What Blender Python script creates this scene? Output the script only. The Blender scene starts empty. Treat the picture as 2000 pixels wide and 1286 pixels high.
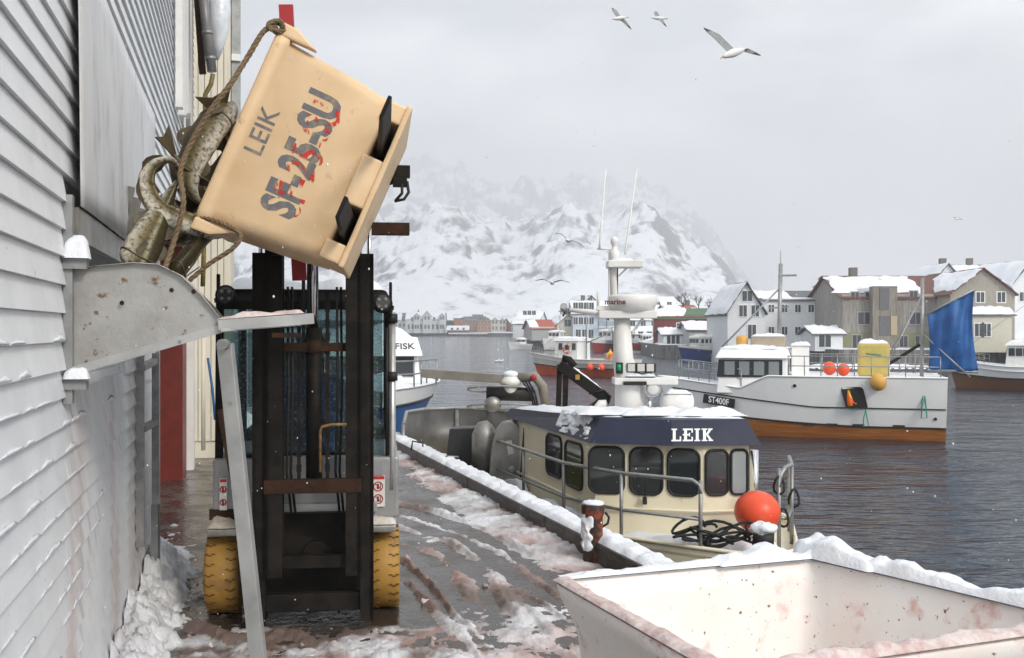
import bpy, bmesh, math, random
import numpy as np
from mathutils import Vector, Matrix, noise

random.seed(7)
SC = bpy.context.scene
COL = SC.collection
CAMZ, FPX = 1.88, 2000.0
WATER = -1.62

# ------------------------------------------------------------------ camera
cam = bpy.data.objects.new('camera', bpy.data.cameras.new('camera'))
COL.objects.link(cam)
cam.location = (0, 0, CAMZ)
cam.rotation_euler = (math.radians(90), 0, 0)
cam.data.sensor_width = 36
cam.data.lens = 36
cam.data.clip_start = 0.05
cam.data.clip_end = 20000
SC.camera = cam

# ------------------------------------------------------------------ sky, sun, exposure
SUN_EL, SUN_AZ = math.radians(33), math.radians(142)     # azimuth clockwise from +Y (behind the camera, to the right)
world = bpy.data.worlds.new('World')
SC.world = world
world.use_nodes = True
wn, wl = world.node_tree.nodes, world.node_tree.links
wn.clear()
w_out = wn.new('ShaderNodeOutputWorld'); w_bg = wn.new('ShaderNodeBackground')
w_bg2 = wn.new('ShaderNodeBackground'); w_mix = wn.new('ShaderNodeMixShader')
w_sky = wn.new('ShaderNodeTexSky'); w_sky.sky_type = 'NISHITA'; w_sky.sun_disc = False
w_sky.sun_elevation = SUN_EL; w_sky.sun_rotation = SUN_AZ
wl.new(w_sky.outputs[0], w_bg.inputs[0]); w_bg.inputs[1].default_value = 0.1
w_tc = wn.new('ShaderNodeTexCoord'); w_map = wn.new('ShaderNodeMapping')
w_map.inputs['Scale'].default_value = (1.0, 1.0, 2.6); w_map.inputs['Location'].default_value = (0.55, 0.2, 0.1)
wl.new(w_tc.outputs['Generated'], w_map.inputs[0])
w_no = wn.new('ShaderNodeTexNoise'); w_no.inputs['Scale'].default_value = 3.0; w_no.inputs['Detail'].default_value = 5
w_no.inputs['Roughness'].default_value = 0.5
wl.new(w_map.outputs[0], w_no.inputs[0])
w_rp = wn.new('ShaderNodeValToRGB')
w_rp.color_ramp.elements[0].position = 0.40; w_rp.color_ramp.elements[0].color = (0.60, 0.63, 0.675, 1)
w_rp.color_ramp.elements[1].position = 0.59; w_rp.color_ramp.elements[1].color = (1.38, 1.39, 1.41, 1)
wl.new(w_no.outputs['Fac'], w_rp.inputs[0]); wl.new(w_rp.outputs[0], w_bg2.inputs[0]); w_bg2.inputs[1].default_value = 1.0
w_mix.inputs[0].default_value = 0.93                      # almost complete cloud cover over the clear sky
wl.new(w_bg.outputs[0], w_mix.inputs[1]); wl.new(w_bg2.outputs[0], w_mix.inputs[2]); wl.new(w_mix.outputs[0], w_out.inputs[0])

sun = bpy.data.objects.new('sun', bpy.data.lights.new('sun', 'SUN'))
COL.objects.link(sun)
sun.data.energy = 2.0; sun.data.angle = math.radians(14); sun.data.color = (1.0, 0.94, 0.85)
sdir = Vector((math.sin(SUN_AZ) * math.cos(SUN_EL), math.cos(SUN_AZ) * math.cos(SUN_EL), math.sin(SUN_EL)))
sun.rotation_euler = sdir.to_track_quat('Z', 'Y').to_euler()
vs = SC.view_settings
vs.view_transform = 'Standard'; vs.look = 'None'; vs.exposure = 0.42; vs.gamma = 1.0; vs.use_curve_mapping = False
SC.cycles.volume_bounces = 1
SC.cycles.max_bounces = 8
SC.cycles.use_denoising = True

# ------------------------------------------------------------------ helpers
def at(px, py, d):
    """world point seen at photo pixel (px, py) at a distance d along the view axis"""
    return Vector(((px - 1000) / FPX * d, d, CAMZ - (py - 643) / FPX * d))
def gr(px, py, z=0.0):
    return at(px, py, (CAMZ - z) * FPX / (py - 643))
def V(*a): return Vector(a)

MATS = {}
def mat(name, col, rough=0.6, metal=0.0, col2=None, nscale=6.0, nlo=0.4, nhi=0.65, bump=0.0, bscale=40.0, stretch=None,
        col3=None, n3scale=20.0, n3lo=0.55, n3hi=0.65, spec=0.5, coord='Object', alpha=None, trans=0.0, ior=1.45, rough2=None, attr=None, coat=0.0):
    if name in MATS: return MATS[name]
    m = bpy.data.materials.new(name); m.use_nodes = True
    n, l = m.node_tree.nodes, m.node_tree.links
    p = n['Principled BSDF']
    p.inputs['Roughness'].default_value = rough; p.inputs['Metallic'].default_value = metal
    p.inputs['Specular IOR Level'].default_value = spec; p.inputs['IOR'].default_value = ior
    p.inputs['Coat Weight'].default_value = coat
    if trans: p.inputs['Transmission Weight'].default_value = trans
    c4 = lambda c: (c[0], c[1], c[2], 1)
    tc = n.new('ShaderNodeTexCoord'); mp = n.new('ShaderNodeMapping')
    l.new(tc.outputs[coord], mp.inputs[0])
    if stretch: mp.inputs['Scale'].default_value = stretch
    def nz(scale, detail=6):
        t = n.new('ShaderNodeTexNoise'); t.inputs['Scale'].default_value = scale; t.inputs['Detail'].default_value = detail
        t.inputs['Roughness'].default_value = 0.62
        l.new(mp.outputs[0], t.inputs[0]); return t
    def rng(src, lo, hi):
        r = n.new('ShaderNodeMapRange'); r.inputs[1].default_value = lo; r.inputs[2].default_value = hi
        l.new(src, r.inputs[0]); return r.outputs[0]
    def mixc(f, a, b):
        x = n.new('ShaderNodeMix'); x.data_type = 'RGBA'
        if hasattr(f, 'links'): l.new(f, x.inputs[0])
        else: x.inputs[0].default_value = f
        for s, i in ((a, 6), (b, 7)):
            if hasattr(s, 'links'): l.new(s, x.inputs[i])
            else: x.inputs[i].default_value = c4(s)
        return x.outputs[2]
    cur = None
    if attr:
        av = n.new('ShaderNodeAttribute'); av.attribute_name = attr
        cur = av.outputs['Color']
    if col2 is not None:
        t = nz(nscale); f = rng(t.outputs['Fac'], nlo, nhi)
        cur = mixc(f, cur if cur is not None else col, col2)
        if rough2 is not None:
            rr = n.new('ShaderNodeMapRange'); rr.inputs[3].default_value = rough; rr.inputs[4].default_value = rough2
            l.new(f, rr.inputs[0]); l.new(rr.outputs[0], p.inputs['Roughness'])
    if col3 is not None:
        t3 = nz(n3scale); f3 = rng(t3.outputs['Fac'], n3lo, n3hi)
        cur = mixc(f3, cur if cur is not None else col, col3)
    if cur is not None: l.new(cur, p.inputs['Base Color'])
    else: p.inputs['Base Color'].default_value = c4(col)
    if bump:
        b = n.new('ShaderNodeBump'); b.inputs['Strength'].default_value = bump; b.inputs['Distance'].default_value = 0.02
        tb = nz(bscale, 4); l.new(tb.outputs['Fac'], b.inputs['Height']); l.new(b.outputs[0], p.inputs['Normal'])
    MATS[name] = m
    return m

WORLD = {}                                   # world matrix of every root and part
def props(o, label=None, cat=None, group=None, kind=None):
    for k, v in (('label', label), ('category', cat), ('group', group), ('kind', kind)):
        if v: o[k] = v
    return o
def thing(name, label, cat, loc=(0, 0, 0), rz=0.0, group=None, rot=None):
    o = bpy.data.objects.new(name, None); COL.objects.link(o)
    o.empty_display_size = 0.1
    o.location = loc; o.rotation_euler = rot if rot else (0, 0, rz)
    WORLD[o] = Matrix.Translation(Vector(loc)) @ o.rotation_euler.to_matrix().to_4x4()
    return props(o, label, cat, group)

class MB:
    def __init__(s): s.v = []; s.f = []; s.sm = []; s.c = None
    def add(s, vs, fs, smooth=False):
        n = len(s.v); s.v += [tuple(x) for x in vs]
        for f in fs: s.f.append(tuple(i + n for i in f)); s.sm.append(smooth)
        return s
    def hexa(s, p):                           # 8 points: bottom ring 0-3, top ring 4-7
        return s.add(p, [(0, 3, 2, 1), (4, 5, 6, 7), (0, 1, 5, 4), (1, 2, 6, 5), (2, 3, 7, 6), (3, 0, 4, 7)])
    def box(s, c, d, m=None):
        c = Vector(c); h = Vector(d) / 2
        pts = [Vector((x * h.x, y * h.y, z * h.z)) for z in (-1, 1) for x, y in ((-1, -1), (1, -1), (1, 1), (-1, 1))]
        if m is not None: pts = [m @ p for p in pts]
        return s.hexa([p + c for p in pts])
    def span(s, a, b):
        a, b = Vector(a), Vector(b); return s.box((a + b) / 2, [abs(b[i] - a[i]) for i in range(3)])
    def bar(s, a, b, w, h, up=(0, 0, 1)):     # rectangular bar from a to b
        a, b = Vector(a), Vector(b); d = (b - a).normalized(); up = Vector(up)
        if abs(d.dot(up)) > 0.98: up = Vector((0, 1, 0))
        x = d.cross(up).normalized(); y = x.cross(d)
        q = lambda p: [p + x * i * w / 2 + y * j * h / 2 for i, j in ((-1, -1), (1, -1), (1, 1), (-1, 1))]
        A, B = q(a), q(b)
        return s.add(A + B, [(0, 1, 2, 3), (7, 6, 5, 4), (0, 4, 5, 1), (1, 5, 6, 2), (2, 6, 7, 3), (3, 7, 4, 0)])
    def tube(s, pts, r, n=8, cap=True, smooth=True):
        pts = [Vector(p) for p in pts]; rs = r if isinstance(r, (list, tuple)) else [r] * len(pts)
        rings = []; prev = None
        for i, p in enumerate(pts):
            d = (pts[min(i + 1, len(pts) - 1)] - pts[max(i - 1, 0)])
            d = d.normalized() if d.length > 1e-9 else Vector((0, 0, 1))
            if prev is None:
                x = d.cross(Vector((0, 0, 1)) if abs(d.z) < .9 else Vector((1, 0, 0))).normalized()
            else:
                x = (prev - d * prev.dot(d)); x = x.normalized() if x.length > 1e-6 else d.orthogonal().normalized()
            prev = x; y = d.cross(x)
            rings.append([p + (x * math.cos(2 * math.pi * k / n) + y * math.sin(2 * math.pi * k / n)) * rs[i] for k in range(n)])
        return s.rings(rings, cap, smooth)
    def rings(s, rings, cap=True, smooth=True, closed=True):
        n = len(rings[0]); vs = [p for r in rings for p in r]; fs = []
        for i in range(len(rings) - 1):
            for k in range(n if closed else n - 1):
                k2 = (k + 1) % n
                fs.append((i * n + k, i * n + k2, (i + 1) * n + k2, (i + 1) * n + k))
        base = len(s.v); s.add(vs, fs, smooth)
        if cap:
            s.f.append(tuple(base + k for k in reversed(range(n)))); s.sm.append(False)
            m = base + (len(rings) - 1) * n
            s.f.append(tuple(m + k for k in range(n))); s.sm.append(False)
        return s
    def lathe(s, c, prof, n=20, axis='z', smooth=True):   # prof: (radius, height) list
        c = Vector(c); rg = []
        for r, h in prof:
            ring = []
            for k in range(n):
                a = 2 * math.pi * k / n; u, v = r * math.cos(a), r * math.sin(a)
                ring.append(c + (Vector((u, v, h)) if axis == 'z' else Vector((u, -h, v)) if axis == 'y' else Vector((h, u, v))))
            rg.append(ring)
        return s.rings(rg, True, smooth)
    def ball(s, c, r, n=14, m=9, sq=(1, 1, 1)):
        c = Vector(c)
        rg = [[c + Vector((r * sq[0] * math.sin(a) * math.cos(2 * math.pi * k / n), r * sq[1] * math.sin(a) * math.sin(2 * math.pi * k / n), -r * sq[2] * math.cos(a))) for k in range(n)]
              for a in [max(0.06, min(math.pi - 0.06, math.pi * i / m)) for i in range(m + 1)]]
        return s.rings(rg, True, True)
    def prism(s, poly, off):                  # planar polygon (3-D points) pushed along off
        n = len(poly); A = [Vector(p) for p in poly]; B = [p + Vector(off) for p in A]
        return s.add(A + B, [tuple(reversed(range(n))), tuple(range(n, 2 * n))] + [(i, (i + 1) % n, n + (i + 1) % n, n + i) for i in range(n)])
    def grid(s, fn, nu, nv, smooth=True):     # fn(u,v) -> point
        vs = [fn(i / nu, j / nv) for j in range(nv + 1) for i in range(nu + 1)]
        return s.add(vs, [(j * (nu + 1) + i, j * (nu + 1) + i + 1, (j + 1) * (nu + 1) + i + 1, (j + 1) * (nu + 1) + i) for j in range(nv) for i in range(nu)], smooth)
    def build(s, name, m, parent=None, local=False, bevel=0, label=None, cat=None, group=None, kind=None, solid=0):
        me = bpy.data.meshes.new(name)
        vs = s.v
        if parent is not None and not local:
            inv = WORLD[parent].inverted(); vs = [tuple(inv @ Vector(p)) for p in vs]
        loc = None
        if parent is None and not local:       # put the origin at the base of a single-mesh thing
            a = np.array(vs); loc = ((a[:, 0].min() + a[:, 0].max()) / 2, (a[:, 1].min() + a[:, 1].max()) / 2, a[:, 2].min())
            vs = [(p[0] - loc[0], p[1] - loc[1], p[2] - loc[2]) for p in vs]
        me.from_pydata([tuple(p) for p in vs], [], s.f)
        me.polygons.foreach_set('use_smooth', s.sm)
        bm = bmesh.new(); bm.from_mesh(me); bmesh.ops.recalc_face_normals(bm, faces=bm.faces)
        if bevel:
            es = [e for e in bm.edges if len(e.link_faces) == 2 and e.calc_face_angle() > 0.5]
            bmesh.ops.bevel(bm, geom=es, offset=bevel, segments=2, affect='EDGES', profile=0.6)
        bm.to_mesh(me); bm.free()
        if s.c is not None:
            ca = me.color_attributes.new('tint', 'FLOAT_COLOR', 'POINT')
            ca.data.foreach_set('color', np.array([list(x) + [1] for x in s.c], dtype=np.float32).ravel())
        o = bpy.data.objects.new(name, me); COL.objects.link(o)
        if m: me.materials.append(m)
        if loc: o.location = loc
        if parent is not None:
            o.parent = parent; WORLD[o] = WORLD[parent]
        else: WORLD[o] = Matrix.Translation(Vector(loc)) if loc else Matrix.Identity(4)
        if solid:
            md = o.modifiers.new('solid', 'SOLIDIFY'); md.thickness = solid; md.offset = 0
        return props(o, label, cat, group, kind)

def share(src, parent, mtx=None, name=None):
    """another object with the same mesh, placed by mtx in the parent's own space"""
    o = src.copy(); COL.objects.link(o); o.parent = parent
    if mtx is not None: o.matrix_local = mtx
    WORLD[o] = WORLD[parent] @ (mtx if mtx is not None else Matrix.Identity(4))
    return o
def fbm(p, s=1.0, o=4):
    return noise.fractal(Vector(p) * s, 1.0, 2.0, o)

# value noise on numpy arrays, for the height fields
_rs = np.random.RandomState(3); _T = _rs.rand(256, 256)
def vnoise(x, y):
    xi = np.floor(x).astype(int); yi = np.floor(y).astype(int); fx = x - xi; fy = y - yi
    fx = fx * fx * (3 - 2 * fx); fy = fy * fy * (3 - 2 * fy)
    g = lambda a, b: _T[a & 255, b & 255]
    return (g(xi, yi) * (1 - fx) + g(xi + 1, yi) * fx) * (1 - fy) + (g(xi, yi + 1) * (1 - fx) + g(xi + 1, yi + 1) * fx) * fy
def nfbm(x, y, o=5, gain=0.5, ridged=False):
    t = 0; a = 1; w = 0
    for i in range(o):
        n = vnoise(x * 2 ** i + 17.3 * i, y * 2 ** i - 9.1 * i)
        if ridged: n = 1 - np.abs(2 * n - 1)
        t = t + a * n; w += a; a *= gain
    return t / w
def heightmesh(name, X, Y, Z, m, col=None, **kw):
    ny, nx = X.shape
    me = bpy.data.meshes.new(name)
    vs = np.stack([X, Y, Z], -1).reshape(-1, 3)
    i = np.arange(nx - 1)[None, :] + nx * np.arange(ny - 1)[:, None]
    q = np.stack([i, i + 1, i + nx + 1, i + nx], -1).reshape(-1, 4)
    me.vertices.add(len(vs)); me.vertices.foreach_set('co', vs.astype(np.float32).ravel())
    me.loops.add(q.size); me.loops.foreach_set('vertex_index', q.ravel().astype(np.int32))
    me.polygons.add(len(q)); me.polygons.foreach_set('loop_start', np.arange(0, q.size, 4, dtype=np.int32))
    me.polygons.foreach_set('loop_total', np.full(len(q), 4, dtype=np.int32))
    me.polygons.foreach_set('use_smooth', np.ones(len(q), dtype=bool))
    me.update(calc_edges=True)
    if col is not None:
        ca = me.color_attributes.new('tint', 'FLOAT_COLOR', 'POINT')
        ca.data.foreach_set('color', np.concatenate([col.reshape(-1, 3), np.ones((len(vs), 1))], 1).astype(np.float32).ravel())
    o = bpy.data.objects.new(name, me); COL.objects.link(o); me.materials.append(m); WORLD[o] = Matrix.Identity(4)
    return props(o, **kw)
def snow_slab(mb, p00, p10, p11, p01, th, nu=14, nv=8, seed=0.0, rag=0.25, lift=0.002, fall=0.18, fu=None):
    """lumpy closed snow layer on the quad p00-p10-p11-p01; thin and ragged at its edges"""
    p00, p10, p11, p01 = (Vector(p) for p in (p00, p10, p11, p01))
    nrm = (p10 - p00).cross(p01 - p00).normalized()
    if nrm.z < 0: nrm = -nrm
    def base(u, v):
        u2 = u + rag * 0.12 * noise.noise(Vector((u * 7 + seed, v * 7, seed * 3.1)))
        v2 = v + rag * 0.12 * noise.noise(Vector((u * 7, v * 7 + seed, 5.7 - seed)))
        return (p00 * (1 - u2) + p10 * u2) * (1 - v2) + (p01 * (1 - u2) + p11 * u2) * v2
    def top(u, v):
        e = min(u / (fu or fall), (1 - u) / (fu or fall), v / fall, (1 - v) / fall); e = max(0.0, min(1.0, e)); e = math.sqrt(1 - (1 - e) ** 2)
        b = base(u, v)
        return b + nrm * (lift + th * e * (0.75 + 0.75 * noise.fractal(b * (0.9 / max(th, .03)) * .35 + Vector((seed, 0, 0)), 1, 2, 4)))
    mb.grid(top, nu, nv, True)
    mb.grid(lambda u, v: base(u, v) - nrm * 0.004, nu, nv, False)
    return mb
def text_part(name, body, size, m, parent, mtx, bold=0.0, depth=0.002, sx=1.0):
    cu = bpy.data.curves.new(name, 'FONT'); cu.body = body; cu.size = size; cu.extrude = depth; cu.offset = bold
    cu.align_x = 'CENTER'; cu.align_y = 'CENTER'; cu.resolution_u = 3
    t = bpy.data.objects.new(name, cu); COL.objects.link(t)
    dg = bpy.context.evaluated_depsgraph_get(); dg.update()
    me = bpy.data.meshes.new_from_object(t.evaluated_get(dg)); bpy.data.objects.remove(t)
    me.transform(mtx @ Matrix.Diagonal((sx, 1, 1, 1)))
    if parent is not None: me.transform(WORLD[parent].inverted())
    me.materials.clear(); me.materials.append(m)
    o = bpy.data.objects.new(name, me); COL.objects.link(o)
    if parent is not None: o.parent = parent; WORLD[o] = WORLD[parent]
    return o
def frame_m(o, x, y, z=None):
    """matrix with local x and y axes along the given world directions"""
    x = Vector(x).normalized(); y = Vector(y).normalized(); z = x.cross(y).normalized()
    m = Matrix((x, y, z)).transposed().to_4x4(); m.translation = Vector(o); return m
# ------------------------------------------------------------------ materials
snow = mat('snow', (0.80, 0.82, 0.85), 0.65, col2=(0.70, 0.73, 0.78), nscale=5, bump=0.5, bscale=30)
snow_far = mat('snow_far', (0.82, 0.84, 0.87), 0.7, col2=(0.70, 0.73, 0.77), nscale=0.25)
steel = mat('weathered_steel', (0.34, 0.335, 0.32), 0.42, 0.55, col2=(0.22, 0.21, 0.19), nscale=5, col3=(0.16, 0.085, 0.04), n3scale=9, n3lo=0.66, n3hi=0.74, bump=0.08, bscale=60)
alu = mat('aluminium', (0.46, 0.46, 0.45), 0.38, 0.6, col2=(0.33, 0.33, 0.32), nscale=4, col3=(0.24, 0.16, 0.08), n3scale=12, n3lo=0.68, n3hi=0.76)
galv = mat('galvanised', (0.33, 0.34, 0.34), 0.45, 0.5, col2=(0.24, 0.24, 0.24), nscale=10)
black = mat('black_paint', (0.007, 0.0065, 0.006), 0.6, spec=.2, col2=(0.02, 0.016, 0.013), nscale=7, col3=(0.06, 0.028, 0.014), n3scale=8, n3lo=0.68, n3hi=0.82, bump=0.1)
rubber = mat('rubber', (0.015, 0.015, 0.016), 0.6)
rust = mat('rust', (0.05, 0.023, 0.012), 0.75, spec=.2, col2=(0.02, 0.014, 0.010), nscale=9, bump=0.3)
glass_dark = mat('window_glass', (0.02, 0.025, 0.028), 0.06, spec=0.6)
white_paint = mat('white_paint', (0.74, 0.74, 0.72), 0.4, col2=(0.64, 0.64, 0.62), nscale=3, nlo=0.45, nhi=0.75)
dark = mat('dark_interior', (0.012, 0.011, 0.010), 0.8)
chrome = mat('chrome', (0.65, 0.65, 0.66), 0.15, 1.0)
red_paint = mat('red_paint', (0.36, 0.02, 0.025), 0.4)
orange_float = mat('orange_float', (0.78, 0.085, 0.03), 0.38, col2=(0.70, 0.13, 0.07), nscale=9, nlo=0.5, nhi=0.8)
yellow_float = mat('yellow_float', (0.62, 0.34, 0.07), 0.5)
rope_m = mat('rope', (0.27, 0.19, 0.11), 0.85, col2=(0.17, 0.115, 0.065), nscale=60, bump=0.6, bscale=150)
black_rope = mat('black_rope', (0.02, 0.021, 0.023), 0.75, bump=0.6, bscale=150)
green_rope = mat('green_rope', (0.03, 0.26, 0.20), 0.7)
wood_m = mat('oiled_wood', (0.50, 0.19, 0.045), 0.3, col2=(0.32, 0.10, 0.022), nscale=3, stretch=(0.3, 1, 6), bump=0.1)
black_trim = mat('black_trim', (0.014, 0.014, 0.016), 0.5)
navy = mat('navy_paint', (0.008, 0.012, 0.036), 0.5, col2=(0.013, 0.018, 0.045), nscale=4)
cream = mat('cream_paint', (0.82, 0.75, 0.56), 0.4, col2=(0.78, 0.71, 0.54), nscale=2.5, col3=(0.50, 0.37, 0.20), n3scale=5, n3lo=.60, n3hi=.85, bump=.04, bscale=12)
letter_white = mat('letter_white', (0.82, 0.82, 0.82), 0.5)

# ------------------------------------------------------------------ water
wm = bpy.data.materials.new('sea_water'); wm.use_nodes = True
n, l = wm.node_tree.nodes, wm.node_tree.links; p = n['Principled BSDF']
p.inputs['Base Color'].default_value = (0.010, 0.024, 0.042, 1); p.inputs['Roughness'].default_value = 0.09; p.inputs['IOR'].default_value = 1.33
tc = n.new('ShaderNodeTexCoord')
def wnoise(sc, st, rot, det):
    mp = n.new('ShaderNodeMapping'); mp.inputs['Scale'].default_value = st; mp.inputs['Rotation'].default_value = (0, 0, rot)
    l.new(tc.outputs['Object'], mp.inputs[0])
    t = n.new('ShaderNodeTexNoise'); t.inputs['Scale'].default_value = sc; t.inputs['Detail'].default_value = det
    t.inputs['Roughness'].default_value = 0.55; l.new(mp.outputs[0], t.inputs[0]); return t.outputs['Fac']
a1 = wnoise(0.9, (0.55, 1.5, 1), 0.25, 3); a2 = wnoise(3.2, (0.6, 1.5, 1), -0.3, 3)
mm = n.new('ShaderNodeMath'); mm.operation = 'MULTIPLY_ADD'; l.new(a2, mm.inputs[0]); mm.inputs[1].default_value = 0.33; l.new(a1, mm.inputs[2])
a3 = wnoise(0.16, (0.5, 1.3, 1), 0.1, 2); m3 = n.new('ShaderNodeMath'); m3.operation = 'MULTIPLY_ADD'; l.new(a3, m3.inputs[0]); m3.inputs[1].default_value = 2.2; l.new(mm.outputs[0], m3.inputs[2]); mm = m3
bp = n.new('ShaderNodeBump'); bp.inputs['Strength'].default_value = 1.0; bp.inputs['Distance'].default_value = 0.22
l.new(mm.outputs[0], bp.inputs['Height']); l.new(bp.outputs[0], p.inputs['Normal'])
MB().add([(-2500, -300, WATER), (2500, -300, WATER), (2500, 2600, WATER), (-2500, 2600, WATER)], [(0, 1, 2, 3)]).build('water', wm, kind='structure', local=True)

# ------------------------------------------------------------------ quay deck, kerb beam and slush
# wall frame: s along the wall (away from the camera), off = distance out of the wall
WU, WN = Vector((-.2539, .9672, 0)), Vector((.9672, .2539, 0)); W0 = Vector((-2.55, 6.96, 0))
def wp(s, z, off=0.0): return W0 + WU * s + WN * off + Vector((0, 0, z))
# boat frame: a along the quay edge towards the camera, b out over the water
KF, KR = Vector((.3124, -.9499, 0)), Vector((.9499, .3124, 0)); K0 = Vector((.58, 8.47, 0))
def kp(a, b, z=0.0): return K0 + KF * a + KR * b + Vector((0, 0, z))

concrete = mat('wet_concrete', (0.040, 0.032, 0.026), 0.12, col2=(0.085, 0.069, 0.057), nscale=2.2, nlo=0.42, nhi=0.62, rough2=0.42, bump=0.35, bscale=14, col3=(0.03, 0.025, 0.022), n3scale=5, n3lo=0.5, n3hi=0.7)
far_w, far_e = wp(13.0, 0, -3), kp(-11.4, .28)
near_w, near_e = wp(-10, 0, -3), kp(12, .28)
q = [near_w, near_e, far_e, far_w]
MB().prism([(v.x, v.y, -2.6) for v in q], (0, 0, 2.6)).build('quay', concrete, kind='structure', local=True)

timber = mat('wet_timber', (0.045, 0.038, 0.032), 0.5, col2=(0.10, 0.09, 0.08), nscale=7, stretch=(1, 1, 4), bump=0.4)
kb = MB()
kz = Vector((0, 0, .17))
kroot = thing('kerb', None, None, kp(-5, .14)); kroot['kind'] = 'structure'
for i in range(7):
    a0, a1_ = -11.3 + i * 2.6, -11.3 + i * 2.6 + 2.585
    MB().prism([kp(a0, 0, 0), kp(a1_, 0, 0), kp(a1_, .27, 0), kp(a0, .27, 0)], kz).build('beam', timber, kroot, bevel=0.012)
ks = MB()
snow_slab(ks, kp(-11.3, .015, .17), kp(6.6, .015, .17), kp(6.6, .265, .17), kp(-11.3, .265, .17), .05, 420, 8, 1.7, rag=.03, fall=.3, fu=.01)
ks.build('snow_cover', snow, kroot)

nx, ny = 330, 620
tt = np.linspace(0, 1, ny)[:, None]; uu = np.linspace(0, 1, nx)[None, :]
Yg = 3.0 + 13.5 * tt ** 1.7 + 0 * uu
Xl = W0.x - .2539 / .9672 * (Yg - W0.y) + .02; Xr = K0.x - .3124 / .9499 * (Yg - K0.y) + .02
Xg = Xl + (Xr - Xl) * uu
dw = (Xg - Xl) * .967; dk = (Xr - Xg) * .95
n1 = nfbm(Xg * 2.2, Yg * 2.2, 6, .6); n2 = nfbm(Xg * 9 + 40, Yg * 9, 5, .65); n3 = nfbm(Xg * .8 + 9, Yg * .8 + 3, 3)
lump = nfbm(Xg * 16 + 5, Yg * 16, 4, .6)
H = np.full(Xg.shape, -0.05); white = np.zeros(Xg.shape)
def put(h, w=None):
    global H, white
    m = h > H
    if w is not None: white = np.where(m, w, white)
    H = np.maximum(H, h)
# bank of snow thrown against the wall
near = np.clip((9.2 - Yg) / 1.2, 0, 1)
put(.25 * np.exp(-(dw / .25) ** 2) * near * (.1 + 1.5 * n1) + ((n2 - .5) * .26 + (lump - .5) * .10) * np.exp(-(dw / .45) ** 2) * near - .05, np.clip(.95 - (lump - .4) * .8, .55, 1))
# churned slush in front of the forklift
fr = np.exp(-((Yg - 5.4) / 1.05) ** 2) * np.exp(-((Xg + 1.1) / 1.25) ** 4)
put((.012 + .10 * (n2 - .44) + .07 * (n1 - .45) + (lump - .5) * .05) * fr - .012 * (1 - fr), np.clip((n1 - .52) * 5 + .12, 0, .75))
# loose snow further right and along the kerb
rg = np.exp(-((Yg - 5.6) / 1.3) ** 2) * np.exp(-((Xg - .2) / .75) ** 4)
put((.006 + .09 * (n2 - .46) + (n1 - .5) * .07) * rg - .012 * (1 - rg), np.clip(.45 + (n1 - .5) * 3, .1, .9))
kk = np.exp(-(dk / .42) ** 2) * np.clip((n3 - .30) * 4, 0, 1)
put(.10 * kk * (n1 + .25) + (n2 - .5) * .09 * kk - .022, np.clip(.28 + (n1 - .45) * 3, .05, .9))
put(.06 * (n1 - .60) + .06 * (n2 - .60) - .006, np.clip((n1 - .5) * 3 + .1, 0, .8))
# ridges squeezed up by the tyres
RID = [[(775, 1003), (900, 1045), (985, 1085), (1090, 1165)], [(775, 1030), (880, 1060), (960, 1115), (1010, 1180), (1085, 1240)], [(775, 1060), (860, 1085), (905, 1135), (930, 1190)],
       [(790, 1095), (850, 1150), (885, 1200), (945, 1250), (990, 1286)], [(800, 1140), (860, 1205), (920, 1260), (950, 1310)], [(960, 1125), (1000, 1190), (1050, 1225), (1090, 1240)],
       [(980, 1135), (1060, 1180), (1110, 1215)], [(775, 985), (850, 1000), (960, 1040), (1050, 1090)], [(880, 1195), (960, 1195), (1030, 1205)], [(800, 930), (900, 965), (1000, 1010)],
       [(650, 1240), (760, 1215), (850, 1260)], [(380, 1225), (450, 1255), (560, 1240), (660, 1270)]]
for ri, rd in enumerate(RID):
    P = [gr(*q) for q in rd]; dm = np.full(Xg.shape, 9.)
    for A, B in zip(P[:-1], P[1:]):
        ax, ay = B.x - A.x, B.y - A.y; L2 = ax * ax + ay * ay
        t = np.clip(((Xg - A.x) * ax + (Yg - A.y) * ay) / L2, 0, 1)
        wob = (nfbm(Xg * 3 + ri * 7, Yg * 3, 3) - .5) * .09
        dm = np.minimum(dm, np.hypot(Xg - A.x - t * ax, Yg - A.y - t * ay) + wob)
    w = .034 + .012 * (ri % 3)
    put((.045 + .02 * (ri % 2)) * np.exp(-(np.maximum(dm, 0) / w) ** 2) * (.55 + .6 * n1) * np.clip((nfbm(Xg * 1.6 + ri * 3.3, Yg * 1.6, 2) - .22) * 3, .15, 1) + ((lump - .5) * .045 + (n2 - .5) * .035) * np.exp(-(dm / .1) ** 2) - .012, np.clip((n3 - .55) * 4 + (n1 - .52) * 2 + .08, 0, .8))
H = np.where(Yg > 10, H - (Yg - 10) * .003, H)
cs = np.array([.78, .80, .83]); cb = np.array([.17, .125, .105]); cp = np.array([.38, .25, .22])
pk = np.clip((nfbm(Xg * 1.3 + 3, Yg * 1.3 + 8, 3) - .45) * 5, 0, 1)[..., None]
dirty = cb * (1 - pk) + cp * pk
colr = dirty + (cs - dirty) * white[..., None]
slush_m = mat('slush', (1, 1, 1), 0.5, attr='tint', col2=(0.30, 0.20, 0.16), nscale=22, nlo=0.6, nhi=0.9, bump=0.6, bscale=55)
rc = random.Random(5); clods = MB()
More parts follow.
